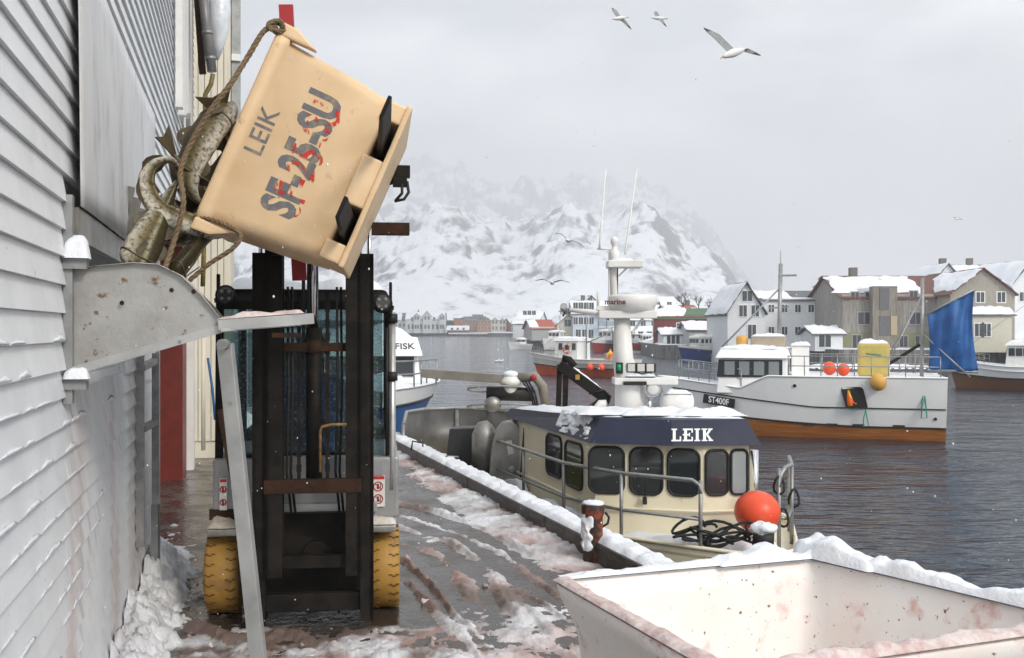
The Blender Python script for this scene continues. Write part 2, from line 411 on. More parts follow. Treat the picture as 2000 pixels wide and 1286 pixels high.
for k in range(300):
    if k < 170: q_ = wp(rc.uniform(-3.6, .8), 0, abs(rc.gauss(.05, .32)) + .05)
    elif k < 290: q_ = Vector((rc.gauss(-1.0, .75), rc.gauss(5.5, .55), 0))
    else: q_ = Vector((rc.gauss(-.1, .55), rc.gauss(6.4, 1.2), 0))
    r_ = .005 + .022 * rc.random() ** 3; sd = rc.random() * 40
    n0 = len(clods.v); clods.ball(q_ + Vector((0, 0, r_ * .5)), r_, 8, 6, (1.2, 1, .8))
    for i_ in range(n0, len(clods.v)): v_ = Vector(clods.v[i_]); clods.v[i_] = tuple(v_ + (v_ - q_) * .8 * noise.noise(v_ * (.9 / r_) + Vector((sd, 0, 0))))
clods.build('snow_clods', mat('clod_snow', (.66, .64, .63), .6, col2=(.30, .22, .19), nscale=2.5, nlo=.40, nhi=.55, bump=.4, bscale=60), kind='stuff', local=True)
heightmesh('slush', Xg, Yg, H, slush_m, colr, kind='stuff')

# ------------------------------------------------------------------ far shore, mountain
SH = [(2600, 60), (2080, 70), (1980, 92), (1640, 94), (1510, 104), (1450, 118.5), (1290, 121.5), (1215, 180), (1030, 188), (1008, 480), (880, 505), (700, 520), (100, 520)]
top_z = 0.0
line = [Vector(((px - 1000) / FPX * d, d, top_z)) for px, d in SH]
sh = MB()
back = [Vector((v.x * (1 + 300 / v.y) + (0 if i else 200), v.y + 420, 9)) for i, v in enumerate(line)]
mid = [a.lerp(b, .12) + Vector((0, 0, .4)) for a, b in zip(line, back)]
lowl = [Vector((v.x, v.y, WATER - .5)) for v in line]
sh.rings([line, mid, back], cap=False, smooth=False, closed=False)
stone = mat('shore_snow', (0.78, 0.80, 0.83), 0.8, col2=(0.30, 0.29, 0.28), nscale=0.35, nlo=0.55, nhi=0.7)
sh.build('shore', stone, kind='structure', local=True)
sw_ = MB(); sw_.rings([lowl, [v_ - Vector((0, 0, .02)) for v_ in line]], cap=False, smooth=False, closed=False); sw_.build('quay_wall', mat('shore_wall', (.10, .095, .09), .8, col2=(.25, .245, .24), nscale=.8, stretch=(4, 4, .4), nlo=.45, nhi=.65), kind='structure', local=True)

mx, my = 560, 300
B = (600 + 3500 * np.linspace(0, 1, my) ** 1.5)[:, None] + np.zeros((1, mx)); A = np.linspace(-.62, .52, mx)[None, :] * B
px = 1000 + A / B * FPX                                    # bearing, to shape the skyline
def bell(c, w): return np.exp(-((px - c) / w) ** 2)
up_ang = .012 + .112 * bell(1040, 330) + .085 * bell(620, 280) + .05 * bell(1330, 130) + .09 * bell(150, 330)
t = np.clip((B - 640) / 2500, 0, 1)
rid = nfbm(A / 330, B / 520, 7, .55, ridged=True); fine = nfbm(A / 75, B / 110, 6, .62)
but = .05 * bell(1120, 100) + .04 * bell(850, 120) + .055 * bell(1270, 70) + .045 * bell(520, 120) + .03 * bell(1400, 60)
hgt = B * up_ang * (.30 * np.clip(t * 4, 0, 1) ** .8 + .70 * t ** .9) * (.62 + .62 * rid) + B * but * np.clip((B - 640) / 350, 0, 1) * np.clip((1700 - B) / 600, 0, 1) * (.5 + rid * .7) + (fine - .5) * .055 * B * np.clip((B - 640) / 300, 0, 1)
hgt = np.where(px > 1420, hgt * np.clip(1 - (px - 1420) / 170, .03, 1), hgt)
hgt = hgt * np.clip((4100 - B) / 500, 0, 1) + 7
mt = bpy.data.materials.new('mountain_snow_and_rock'); mt.use_nodes = True
n, l = mt.node_tree.nodes, mt.node_tree.links; p = n['Principled BSDF']; p.inputs['Roughness'].default_value = 0.9
tc = n.new('ShaderNodeTexCoord'); mp = n.new('ShaderNodeMapping'); mp.inputs['Scale'].default_value = (1, .5, 1.1); l.new(tc.outputs['Object'], mp.inputs[0])
t1 = n.new('ShaderNodeTexNoise'); t1.inputs['Scale'].default_value = .022; t1.inputs['Detail'].default_value = 12; t1.inputs['Roughness'].default_value = .72; l.new(mp.outputs[0], t1.inputs[0])
ge = n.new('ShaderNodeNewGeometry'); sx = n.new('ShaderNodeSeparateXYZ'); l.new(ge.outputs['Normal'], sx.inputs[0])
ad = n.new('ShaderNodeMath'); ad.operation = 'MULTIPLY_ADD'; l.new(sx.outputs['Z'], ad.inputs[0]); ad.inputs[1].default_value = .55; l.new(t1.outputs['Fac'], ad.inputs[2])
rp = n.new('ShaderNodeValToRGB'); l.new(ad.outputs[0], rp.inputs[0])
rp.color_ramp.elements[0].position = .86; rp.color_ramp.elements[0].color = (.10, .10, .11, 1)
rp.color_ramp.elements[1].position = .99; rp.color_ramp.elements[1].color = (.80, .82, .85, 1)
l.new(rp.outputs[0], p.inputs['Base Color'])
heightmesh('mountain', A, B, hgt, mt, kind='structure')

hz = bpy.data.materials.new('haze_air'); hz.use_nodes = True
n, l = hz.node_tree.nodes, hz.node_tree.links; n.remove(n['Principled BSDF'])
pv = n.new('ShaderNodeVolumePrincipled'); pv.inputs['Color'].default_value = (.93, .95, .98, 1); pv.inputs['Density'].default_value = HAZE = 0.00085
pv.inputs['Anisotropy'].default_value = 0.2
l.new(pv.outputs[0], n['Material Output'].inputs['Volume'])
MB().span((-2900, -250, -6), (2900, 4300, 640)).build('haze', hz, kind='stuff', local=True)
# ------------------------------------------------------------------ fish plant building
def wall_paint(name, stain):
    m = mat(name, (0.77, 0.785, 0.80), 0.5, col2=(0.69, 0.705, 0.72), nscale=3, bump=0.12, bscale=90, coord='Object', stretch=(1, 1, 1))
    n, l = m.node_tree.nodes, m.node_tree.links; p = n['Principled BSDF']
    src = p.inputs['Base Color'].links[0].from_socket
    ge = n.new('ShaderNodeNewGeometry'); mp = n.new('ShaderNodeMapping'); l.new(ge.outputs['Position'], mp.inputs[0])
    def layer(scale, st, lo, hi, col, src, amt=1.0):
        mp = n.new('ShaderNodeMapping'); mp.inputs['Scale'].default_value = st; l.new(ge.outputs['Position'], mp.inputs[0])
        t = n.new('ShaderNodeTexNoise'); t.inputs['Scale'].default_value = scale; t.inputs['Detail'].default_value = 7; t.inputs['Roughness'].default_value = .65
        l.new(mp.outputs[0], t.inputs[0])
        r = n.new('ShaderNodeMapRange'); r.inputs[1].default_value = lo; r.inputs[2].default_value = hi; r.inputs[4].default_value = amt; l.new(t.outputs['Fac'], r.inputs[0])
        x = n.new('ShaderNodeMix'); x.data_type = 'RGBA'; l.new(r.outputs[0], x.inputs[0]); l.new(src, x.inputs[6]); x.inputs[7].default_value = (*col, 1)
        return x.outputs[2]
    src = layer(28, (1, 1, 1), .66, .72, (0.10, 0.09, 0.075), src, .8)          # specks of dirt
    if stain:
        src = layer(3.0, (1, 1, .16), .50, .72, (0.52, 0.33, 0.27), src, .6)    # blood washed down the boards
        src = layer(6.0, (1, 1, .3), .58, .78, (0.26, 0.22, 0.17), src, .7)
    l.new(src, p.inputs['Base Color']); return m
board_m = wall_paint('wall_boards', False); stain_m = wall_paint('stained_boards', True)
wh = thing('warehouse', 'grey-white clapboard fish warehouse along the left of the quay', 'building', wp(-1, 0, -1))
wd = lambda mb, s0, s1, z0, z1, o0, o1: mb.hexa([wp(s0, z0, o0), wp(s1, z0, o0), wp(s1, z0, o1), wp(s0, z0, o1), wp(s0, z1, o0), wp(s1, z1, o0), wp(s1, z1, o1), wp(s0, z1, o1)])
BH = .1125
core = MB()
wd(core, -6, -2.9, 0, 7.6, -.5, -.03); wd(core, -2.9, -.75, 0, 1.66, -.5, -.03); wd(core, -2.9, -.75, 2.36, 7.6, -.5, -.03)
wd(core, -.75, 1.5, 0, 7.6, -.5, -.03); wd(core, 1.5, 6.9, 3.0, 7.6, -.5, -.03); wd(core, 6.9, 14, 0, 7.6, -.5, -.03)
core.build('wall', board_m, wh)
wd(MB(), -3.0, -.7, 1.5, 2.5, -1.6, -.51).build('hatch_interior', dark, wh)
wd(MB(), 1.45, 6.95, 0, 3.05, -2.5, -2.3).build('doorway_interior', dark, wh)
def board(s0, s1, z, m):
    b = MB(); lo, hi = .011 + .003 * random.random(), .004
    z0, z1 = z + .004 * (random.random() - .5), z + BH + .012
    pts = [wp(s0, z0, -.028), wp(s1, z0, -.028), wp(s1, z0, lo), wp(s0, z0, lo), wp(s0, z1, -.028), wp(s1, z1, -.028), wp(s1, z1, hi - .012), wp(s0, z1, hi - .012)]
    b.hexa(pts); return b.build('board', m, wh)
for i in range(66):
    z = .03 + i * BH
    if z < 1.60:
        c = -2.9 + .02 * random.random(); board(-5.6, c, z, board_m); board(c + .004, 1.5, z, stain_m)
    elif z < 2.40:
        board(-5.6, -2.93, z, board_m); board(-.74, 1.5, z, stain_m)
    else:
        j = random.choice((-1.5, 2.2, 3.4)); board(-5.6, j, z, board_m); board(j + .004, 8.2 if z > 2.95 else 1.5, z, board_m)
# powder snow caught on the lips of the boards
ps = MB()
for i in range(3, 17):
    z = .03 + i * BH + .002
    s = -5.0
    while s < -1.6:
        L = .10 + .25 * random.random()
        if random.random() < (.5 if s < -2.6 else .12):
            h = .006 + .012 * random.random()
            pts = []
            for k in range(7):
                u = k / 6; e = math.sin(math.pi * u) ** .6
                pts.append([wp(s + L * u, z, .010), wp(s + L * u, z + .004, .015 + .003 * e), wp(s + L * u, z + h * e * (1 + .8 * random.random()) + .004, .014 - .1 * h)])
            ps.rings(pts, True, True)
        s += L * (1 + .5 * random.random())
ps.build('powder_snow', snow, wh, kind='stuff')
sheet_m = mat('hanging_sheet', (0.64, 0.65, 0.66), 0.35, 0.1, col2=(0.54, 0.54, 0.53), nscale=2.2, stretch=(1, 1, .4), col3=(0.30, 0.25, 0.20), n3scale=5, n3lo=.54, n3hi=.78, bump=.12, bscale=12)
sm = MB()
def sheet_pt(u, v):
    s = -2.86 + 3.86 * u; z = 2.385 + 1.14 * v
    return wp(s, z, .035 + .006 * math.sin(u * 5 + v * 2) + .02 * (1 - v) * (1 - u))
sm.grid(sheet_pt, 30, 10); sm.build('sheet_panel', sheet_m, wh, solid=.006)
wd(MB(), -2.86, -.72, 2.25, 2.38, .0, .045).build('hatch_lintel', steel, wh)
for s0, s1, z0 in ((3.6, 3.75, 4.15), (4.0, 4.1, 4.15), (4.75, 4.9, 4.3), (5.15, 5.25, 3.6), (5.4, 5.52, 3.6)):
    wd(MB(), s0, s1, z0, 7.6, .03, .10).build('window_trim', white_paint, wh)
wd(MB(), 4.1, 4.75, 4.3, 7.6, .01, .04).build('window', glass_dark, wh)
# shutter board hanging askew under the window
MB().bar(wp(4.3, 4.2, .12), wp(4.9, 3.05, .12), .04, .22).build('shutter', galv, wh)
wd(MB(), 1.5, 1.62, 0, 3.0, -.6, .03).build('door_jamb', steel, wh)
wd(MB(), 2.2, 6.0, 0, 3.0, -.9, -.8).build('door_curtain', rubber, wh)
redm = mat('red_door', (0.17, 0.022, 0.014), .5, col2=(.12, .018, .012), nscale=6)
wd(MB(), 6.0, 6.9, 0, 3.0, -.45, -.03).build('door_leaf', redm, wh)
wd(MB(), 6.9, 7.25, 0, 3.1, -.03, .06).build('door_frame', white_paint, wh)
annex_m = mat('cream_cladding', (0.66, 0.61, 0.50), .55, col2=(.58, .54, .45), nscale=3, stretch=(1, 1, .3), col3=(.25, .18, .1), n3scale=6, n3lo=.68, n3hi=.8)
an = MB(); wd(an, 8.2, 14, 0, 7.6, -.1, .52); an.build('annex_wall', annex_m, wh)
for k in range(6):
    wd(MB(), 8.17, 8.196, .25, 7.6, -.02 + k * .09, .06 + k * .09).build('cladding_board', annex_m, wh)
wd(MB(), 8.6, 9.6, 4.6, 7.6, .53, .62).build('side_window', glass_dark, wh)
for s in (8.55, 9.6): wd(MB(), s, s + .08, 4.3, 7.6, .53, .66).build('window_trim', galv, wh)
wd(MB(), 8.5, 9.7, 5.9, 6.0, .53, .66).build('window_trim', white_paint, wh)
MB().tube([at(397, 660, 14.0), at(397, 880, 14.0)], .03, 8).build('drain_pipe', annex_m, wh)
# grey downpipe with bracket rings, and the hose below it
dp = [at(392, -60, 11.6), at(402, 40, 11.6), at(414, 140, 11.6)]
MB().tube(dp, .055, 12).build('downpipe', mat('grey_pvc', (.17, .17, .175), .35, col2=(.22, .21, .2), nscale=5), wh)
for f in (.25, .75): 
    c = dp[1].lerp(dp[2], f); MB().tube([c - (dp[2] - dp[1]).normalized() * .02, c + (dp[2] - dp[1]).normalized() * .02], .062, 12).build('pipe_ring', galv, wh)
MB().bar(at(383, -40, 11.8), at(396, 145, 11.8), .07, .05).build('rusty_bracket', rust, wh)
hose = MB(); hp = [at(416, 145, 11.5), at(412, 165, 11.5), at(401, 185, 11.5), at(400, 260, 11.5), at(398, 500, 11.5), at(396, 560, 11.5)]
hose.tube(hp, .026, 10).build('drain_hose', mat('brown_hose', (.22, .16, .05), .5, col2=(.14, .1, .03), nscale=30, stretch=(.2, .2, 3)), wh)
ice = MB(); ice.tube([at(424, -40, 11.9), at(430, 20, 11.8), at(428, 60, 11.8), at(426, 90, 11.8), at(424, 118, 11.8)], [.10, .125, .11, .07, .015], 12)
ice.v = [tuple(Vector(q) * (1 + .004 * fbm(q, 6))) for q in ice.v]
ice.build('ice_lump', mat('ice', (.62, .66, .70), .2, col2=(.75, .77, .8), nscale=8, bump=.5, bscale=14), wh)
for k, (x0, y0, x1, y1) in enumerate([(406, 700, 420, 820), (424, 690, 428, 760)]):
    MB().tube([at(x0, y0, 14), at((x0 + x1) / 2 + 2, (y0 + y1) / 2, 13.9), at(x1, y1, 13.8)], .018, 8).build('hose', mat('blue_hose', (.015, .10, .24), .4), wh)
# ladder frame carrying the far end of the hopper
lad = thing('ladder_frame', 'grey steel ladder frame standing off the stained wall under the chute', 'ladder', at(273, 1072, 6.9))
l0, l1 = at(274, 690, 6.85), at(274, 1068, 6.85); r0, r1 = at(304, 690, 7.4), at(304, 985, 7.4)
for a_, b_ in ((l0, l1), (r0, r1)): MB().bar(a_, b_, .055, .05, WN).build('upright', galv, lad)
for y_ in (705, 825): MB().bar(at(276, y_ + 14, 6.85), at(303, y_, 7.4), .05, .04).build('rung', steel, lad)
MB().bar(r1, Vector((r1.x, r1.y, 0)), .05, .05).build('foot', galv, lad)

# snow bank at the far end of the quay by the cream annex
sb = MB()
def bankf(u, v):
    c = gr(405, 885) + Vector((-1.6 + 3.4 * u, -.6 + 3.2 * v, 0)); e = max(0, math.sin(math.pi * u) * math.sin(math.pi * min(1, v * .8 + .0)))
    return c + Vector((0, 0, -.03 + .42 * e * (1 + .5 * fbm(c, 2.5))))
sb.grid(bankf, 26, 22).build('snow_bank', snow, kind='stuff')

# ------------------------------------------------------------------ hopper chute on the wall
ch = thing('fish_chute', 'dented grey metal chute bolted to the clapboard wall, catching the fish', 'chute', wp(-2.9, 1.6, .2))
cn, cu_ = WN, WU
def cpn(t, z, s=-2.9): return wp(s, z, t)
side = [cpn(.03, 1.715), cpn(.31, 1.795), cpn(.61, 1.885), cpn(.60, 1.93), cpn(.53, 2.02), cpn(.45, 2.10), cpn(.36, 2.145), cpn(.26, 2.15), cpn(.03, 2.125)]
plate_m = mat('chute_plate', (0.40, 0.395, 0.38), .4, .45, col2=(.31, .30, .28), nscale=4, col3=(.17, .10, .05), n3scale=18, n3lo=.61, n3hi=.68, bump=.1)
MB().prism(side, WU * .005).build('side_plate', plate_m, ch)
MB().prism([p_ + WU * 2.1 for p_ in side], WU * .005).build('side_plate', plate_m, ch)
MB().prism([cpn(.03, 1.71), cpn(.62, 1.885), cpn(.62, 1.89), cpn(.03, 1.715)], WU * 2.1).build('bottom_plate', plate_m, ch)
curl = MB(); prof = [(.03, 2.125), (.26, 2.152), (.36, 2.147), (.45, 2.102), (.53, 2.022), (.60, 1.93)]
curl.rings([[cpn(t_, z_, -2.93) for t_, z_ in prof], [cpn(t_, z_ + .003, -2.78) for t_, z_ in prof]], False, True, False)
curl.build('rolled_edge', plate_m, ch, solid=.004)
MB().bar(cpn(.0, 1.70, -2.915), cpn(.63, 1.888, -2.915), .03, .035).build('flange', alu, ch)
for z0, z1 in ((1.58, 2.42),): wd(MB(), -2.95, -2.90, z0, z1, .0, .035).build('wall_angle', galv, ch)
arm = MB(); arm.bar(cpn(.60, 1.895, -2.93), cpn(.99, 1.925, -2.93), .07, .045); arm.bar(cpn(.60, 1.875, -2.93), cpn(.93, 1.90, -2.85), .09, .012)
arm.build('lip_arm', alu, ch)
asn = MB(); snow_slab(asn, cpn(.60, 1.918, -2.965), cpn(.95, 1.946, -2.965), cpn(.95, 1.946, -2.90), cpn(.60, 1.918, -2.90), .025, 16, 6, 3.0, rag=.6, fall=.35)
asn.build('slush_cover', mat('pink_slush', (.66, .58, .56), .5, col2=(.48, .32, .29), nscale=18, bump=.4), ch)
lt, lb = at(440, 672, 4.24), at(530, 1521, 4.24)
lb.z = 0.0
MB().bar(lt, lb, .062, .05, (0, 1, 0)).build('prop_leg', alu, ch, bevel=.004)
MB().bar(at(431, 800, 4.5), at(470, 1000, 4.5), .02, .06, (0, 1, 0)).build('brace', rust, ch)
MB().lathe(at(437, 673, 4.19), [(.022, -.03), (.022, .03)], 12, 'y').build('pivot_tube', galv, ch)
MB().box(at(560, 655, 4.33), (.12, .02, .02)).build('lip_bracket', rust, ch)
for x_, y_ in ((175, 612), (238, 592), (335, 567), (378, 570)):
    MB().lathe(at(x_, y_, 4.19), [(.010, 0), (.007, .006)], 10, 'y').build('bolt', rust, ch)
for x_, y_ in ((350, 670), (145, 665)):
    MB().lathe(at(x_, y_ - 2, 4.17), [(.008, 0), (.006, .005)], 10, 'y').build('bolt', galv, ch)
for y_, hh in ((515, .1), (752, .09)):
    b_ = MB(); c = at(150, y_, 4.08)
    wd(b_, -2.97, -2.9, c.z - .02, c.z + .02, .0, .09); b_.build('hinge', galv, ch)
    s_ = MB(); snow_slab(s_, wp(-2.99, c.z + .02, .0), wp(-2.90, c.z + .02, .0), wp(-2.90, c.z + .02, .10), wp(-2.99, c.z + .02, .10), hh, 8, 8, y_, rag=.3, fall=.45)
    s_.build('snow_cap', snow, ch)
# ribbed far plate of the hopper mouth
for k in range(4):
    MB().bar(at(256 + 13 * k, 365 + 22 * k, 6.0 - .06 * k), at(238 + 13 * k, 455 + 10 * k, 6.0 - .06 * k), .045, .02, (0, 1, 0)).build('back_rib', steel, ch)
# ------------------------------------------------------------------ forklift
D, MD = 6.63, 6.35
fk = thing('forklift', 'silver and black forklift with yellow tyres raising the fish tub', 'forklift', (at(593, 643, D).x, 7.2, 0))
def fx(px, d=MD): return (px - 1000) / FPX * d
def fz(py, d=MD): return CAMZ - (py - 643) / FPX * d
def fbox(name, x0, x1, y0, y1, d0, d1, m, bevel=0.0, par=None, d=None):
    dd = d or d0
    return MB().span((fx(x0, dd), d0, fz(y0, dd)), (fx(x1, dd), d1, fz(y1, dd))).build(name, m, par or fk, bevel=bevel)
silver = mat('silver_paint', (0.33, 0.335, 0.34), .4, .25, col2=(.25, .25, .25), nscale=4, col3=(.12, .09, .07), n3scale=9, n3lo=.62, n3hi=.8)
cabglass = bpy.data.materials.new('cab_glass'); cabglass.use_nodes = True
n, l = cabglass.node_tree.nodes, cabglass.node_tree.links; n.clear()
go = n.new('ShaderNodeOutputMaterial'); gm = n.new('ShaderNodeMixShader'); gt = n.new('ShaderNodeBsdfTransparent'); gg = n.new('ShaderNodeBsdfPrincipled')
gt.inputs[0].default_value = (.62, .70, .71, 1); gg.inputs['Base Color'].default_value = (.34, .40, .41, 1); gg.inputs['Roughness'].default_value = .12
tn = n.new('ShaderNodeTexNoise'); tn.inputs['Scale'].default_value = 55; tn.inputs['Detail'].default_value = 5
tr = n.new('ShaderNodeMapRange'); tr.inputs[1].default_value = .5; tr.inputs[2].default_value = .75; tr.inputs[3].default_value = .06; tr.inputs[4].default_value = .55
l.new(tn.outputs['Fac'], tr.inputs[0]); l.new(tr.outputs[0], gm.inputs[0]); l.new(gt.outputs[0], gm.inputs[1]); l.new(gg.outputs[0], gm.inputs[2]); l.new(gm.outputs[0], go.inputs[0])

# mast: outer and inner channels
mast_top = 3.2
def channel(x0, x1, d0, d1, z0, z1, lip):
    b = MB(); b.span((x0, d0, z0), (x0 + .022, d1, z1)) if lip > 0 else b.span((x1 - .022, d0, z0), (x1, d1, z1))
    b.span((x0, d0, z0), (x1, d0 + .02, z1)); b.span((x0, d1 - .02, z0), (x1, d1, z1)); return b
channel(fx(487), fx(512), 6.33, 6.47, .06, 2.35, 1).build('outer_mast', black, fk)
channel(fx(694), fx(720), 6.33, 6.47, .06, 2.35, -1).build('outer_mast', black, fk)
channel(fx(512), fx(545), 6.30, 6.44, .35, mast_top, 1).build('inner_mast', black, fk)
channel(fx(666), fx(695), 6.30, 6.44, .35, mast_top, -1).build('inner_mast', black, fk)
for y0, y1, m, d0 in ((670, 687, rust, 6.34), (935, 962, rust, 6.29), (1088, 1112, black, 6.36), (1162, 1196, black, 6.36)):
    fbox('mast_crossbar', 510, 696, y0, y1, d0, d0 + .06, m, .004, d=MD)
MB().tube([V(fx(604), 6.38, fz(950)), V(fx(604), 6.38, fz(640))], .05, 16).build('lift_cylinder', black, fk)
MB().tube([V(fx(604), 6.38, fz(640)), V(fx(604), 6.38, fz(300))], .028, 14).build('lift_rod', chrome, fk)
MB().tube([V(fx(604), 6.38, fz(690)), V(fx(604), 6.38, fz(665))], .058, 16).build('cylinder_collar', rust, fk)
for x_ in (497, 711):
    MB().tube([V(fx(x_), 6.52, fz(600)), V(fx(x_), 6.52, fz(400))], .014, 8).build('tilt_rod', chrome, fk)
for x_ in (584, 594):
    MB().tube([V(fx(x_), 6.36, fz(700)), V(fx(x_), 6.36, fz(330))], .011, 8).build('hydraulic_hose', rubber, fk)
MB().tube([V(fx(618), 6.27, fz(920)), V(fx(618), 6.27, fz(840)), V(fx(621), 6.27, fz(832)), V(fx(640), 6.27, fz(828)), V(fx(668), 6.27, fz(828))], .009, 8).build('step_rail', mat('yellow_rust', (.25, .15, .04), .6, col2=(.1, .05, .02), nscale=20), fk)
for x_ in (575, 630):
    chn = MB()
    for k in range(26):
        z_ = fz(930) + k * (fz(560) - fz(930)) / 26; chn.box(V(fx(x_), 6.37, z_), (.030 if k % 2 else .022, .018, .045))
    chn.build('lift_chain', black, fk)
for k, x_ in enumerate((553, 561, 648, 656)):
    MB().tube([V(fx(x_), 6.40, fz(560)), V(fx(x_ + 2), 6.38, fz(760)), V(fx(x_ - 3), 6.42, fz(925)), V(fx(x_ + 4), 6.5, fz(1010))], .009, 6).build('hydraulic_hose', rubber, fk)
# carriage, rotator and red backrest behind the tub
fbox('carriage_plate', 520, 692, 180, 500, 6.18, 6.27, black, d=6.25)
MB().lathe((fx(610, 6.2), 6.2, fz(300, 6.2)), [(.26, -.03), (.26, .06), (.2, .08)], 28, 'y').build('rotator', black, fk)
rb_ = MB(); rb_.bar(at(546, 12, 6.24), at(572, 548, 6.24), .085, .05, (0, 1, 0)); rb_.build('backrest_post', red_paint, fk)
fbox('side_bracket', 700, 775, 432, 456, 6.0, 6.08, rust, .004, d=6.0)
fbox('side_valve', 745, 776, 318, 342, 6.0, 6.06, black, .004, d=6.0)
fbox('side_valve', 742, 770, 342, 360, 6.0, 6.06, black, .004, d=6.0)
MB().bar(at(690, 362, 6.12), at(752, 345, 6.03), .04, .05).build('valve_bracket', black, fk)
MB().tube([at(770, 350, 6.0), at(773, 372, 6.0), at(764, 386, 6.0), at(745, 390, 6.0)], .009, 8).build('hydraulic_hose', rubber, fk)
MB().tube([at(760, 356, 6.0), at(760, 374, 6.0), at(748, 388, 6.0)], .009, 8).build('hydraulic_hose', rubber, fk)

# cab
CY0, CY1 = 6.85, 8.05
xl, xr = fx(438, 6.85), fx(776, 6.85)
def post(name, a_, b_, w, m): return MB().bar(a_, b_, w, w).build(name, m, fk, bevel=.006)
ztop, zsill = fz(590, 6.85), fz(892, 6.85)
for x_ in (xl + .02, xr - .02):
    post('cab_pillar', V(x_, CY0, .62), V(x_, CY0 + .05, ztop), .05, black)
    post('cab_pillar', V(x_, CY1, .9), V(x_, CY1, ztop), .06, black)
rf = MB(); rf.hexa([V(xl, CY0 - .03, ztop), V(xr, CY0 - .03, ztop), V(xr, CY1 + .05, ztop), V(xl, CY1 + .05, ztop), V(xl + .04, CY0 + .02, ztop + .08), V(xr - .04, CY0 + .02, ztop + .08), V(xr - .04, CY1, ztop + .10), V(xl + .04, CY1, ztop + .10)])
roof = rf.build('cab_roof', black, fk, bevel=.015)
rs_ = MB(); snow_slab(rs_, V(xl + .05, CY0 + .0, ztop + .082), V(xr - .05, CY0 + .0, ztop + .082), V(xr - .05, CY1, ztop + .10), V(xl + .05, CY1, ztop + .10), .075, 26, 14, 2.0, fall=.1)
rs_.build('roof_snow', snow, roof)
MB().span((xl + .05, CY0 + .012, zsill), (xr - .05, CY0 + .02, ztop)).build('windscreen', cabglass, fk)
MB().span((xr - .028, CY0 + .06, zsill + .05), (xr - .02, CY1 - .03, ztop)).build('side_glass', cabglass, fk)
MB().span((xl + .02, CY0 + .06, zsill + .05), (xl + .028, CY1 - .03, ztop)).build('side_glass', cabglass, fk)
MB().span((xl + .06, CY1 - .02, zsill + .25), (xr - .06, CY1 - .01, ztop)).build('rear_glass', cabglass, fk)
fbox('windscreen_frame', 440, 752, 590, 605, CY0 - .03, CY0 + .03, black, d=6.85)
fbox('windscreen_frame', 470, 740, 884, 894, CY0 - .03, CY0 + .03, black, d=6.85)
# body
fbox('cowl', 520, 705, 893, 985, 6.74, 6.95, silver, .01, d=6.74)
fbox('cowl_strip', 520, 742, 985, 1003, 6.72, 6.8, alu, .003, d=6.72)
MB().span((xl - .01, 6.78, .62), (fx(520, 6.78), 7.9, zsill)).build('side_panel', silver, fk, bevel=.02)
MB().span((fx(700, 6.78), 6.78, .62), (xr + .045, 7.9, zsill)).build('side_panel', silver, fk, bevel=.02)
MB().span((xl - .03, 6.77, fz(1012, 6.77)), (fx(488, 6.77), 6.81, fz(992, 6.77))).build('rubbing_strip', rust, fk)
MB().span((xl, 7.0, .25), (xr, 8.3, .62)).build('chassis', black, fk, bevel=.02)
MB().span((xl + .03, 7.9, .35), (xr - .03, 8.75, 1.12)).build('counterweight', black, fk, bevel=.08)
fbox('front_plate', 500, 712, 1003, 1195, 6.66, 6.72, black, d=6.66)
MB().tube([V(fx(604), 6.55, .42), V(fx(604), 6.9, .42)], .09, 14).build('axle_housing', black, fk)
for s_, x_ in (('l', 494), ('r', 708)):
    MB().tube([V(fx(x_), 6.5, .5), V(fx(x_), 6.8, .62)], .03, 10).build('tilt_cylinder', black, fk)
MB().span((fx(724, 6.76), 6.755, fz(932, 6.76)), (fx(755, 6.76), 6.775, fz(902, 6.76))).build('fuse_cover', silver, fk, bevel=.004)
# grab tube on the right pillar and its rubber collars
gx = fx(775, 6.82)
MB().tube([V(gx, 6.80, fz(610, 6.8)), V(gx, 6.80, fz(890, 6.8)), V(gx - .005, 6.80, fz(960, 6.8))], .024, 12).build('grab_tube', alu, fk)
for y_ in (622, 736): MB().tube([V(gx, 6.80, fz(y_ - 9, 6.8)), V(gx, 6.80, fz(y_ + 9, 6.8))], .037, 12).build('tube_collar', rubber, fk)
MB().tube([V(gx - .035, 6.79, fz(640, 6.79)), V(gx - .035, 6.79, fz(890, 6.79))], .011, 8).build('cable_conduit', rubber, fk)
for x_, y_, sgn in ((453, 578, -1), (752, 592, 1)):
    lm = MB(); c = V(fx(x_, 6.72), 6.72, fz(y_, 6.72))
    lm.lathe(c, [(.035, -.06), (.062, -.02), (.068, .03), (.06, .04)], 18, 'y')
    lamp = lm.build('work_lamp', black, fk)
    MB().lathe(c, [(.057, .041), (.04, .048)], 18, 'y').build('lens', mat('lamp_lens', (.05, .05, .05), .1), lamp)
    for q_ in ((-.022, .022), (.022, .022), (-.022, -.022), (.022, -.022)):
        MB().lathe(c + V(q_[0], 0, q_[1]), [(.013, .049), (.008, .053)], 8, 'y').build('diode', mat('diode', (.22, .22, .22), .2), lamp)
    MB().bar(c + V(0, .03, 0), V(xl if sgn < 0 else xr, 6.87, c.z - .03), .03, .03).build('lamp_arm', black, fk)
    mr = MB(); mc = c + V(.055 * sgn, .03, .03); mr.box(mc, (.02, .05, .22)); mr.build('mirror', black, fk, bevel=.006)
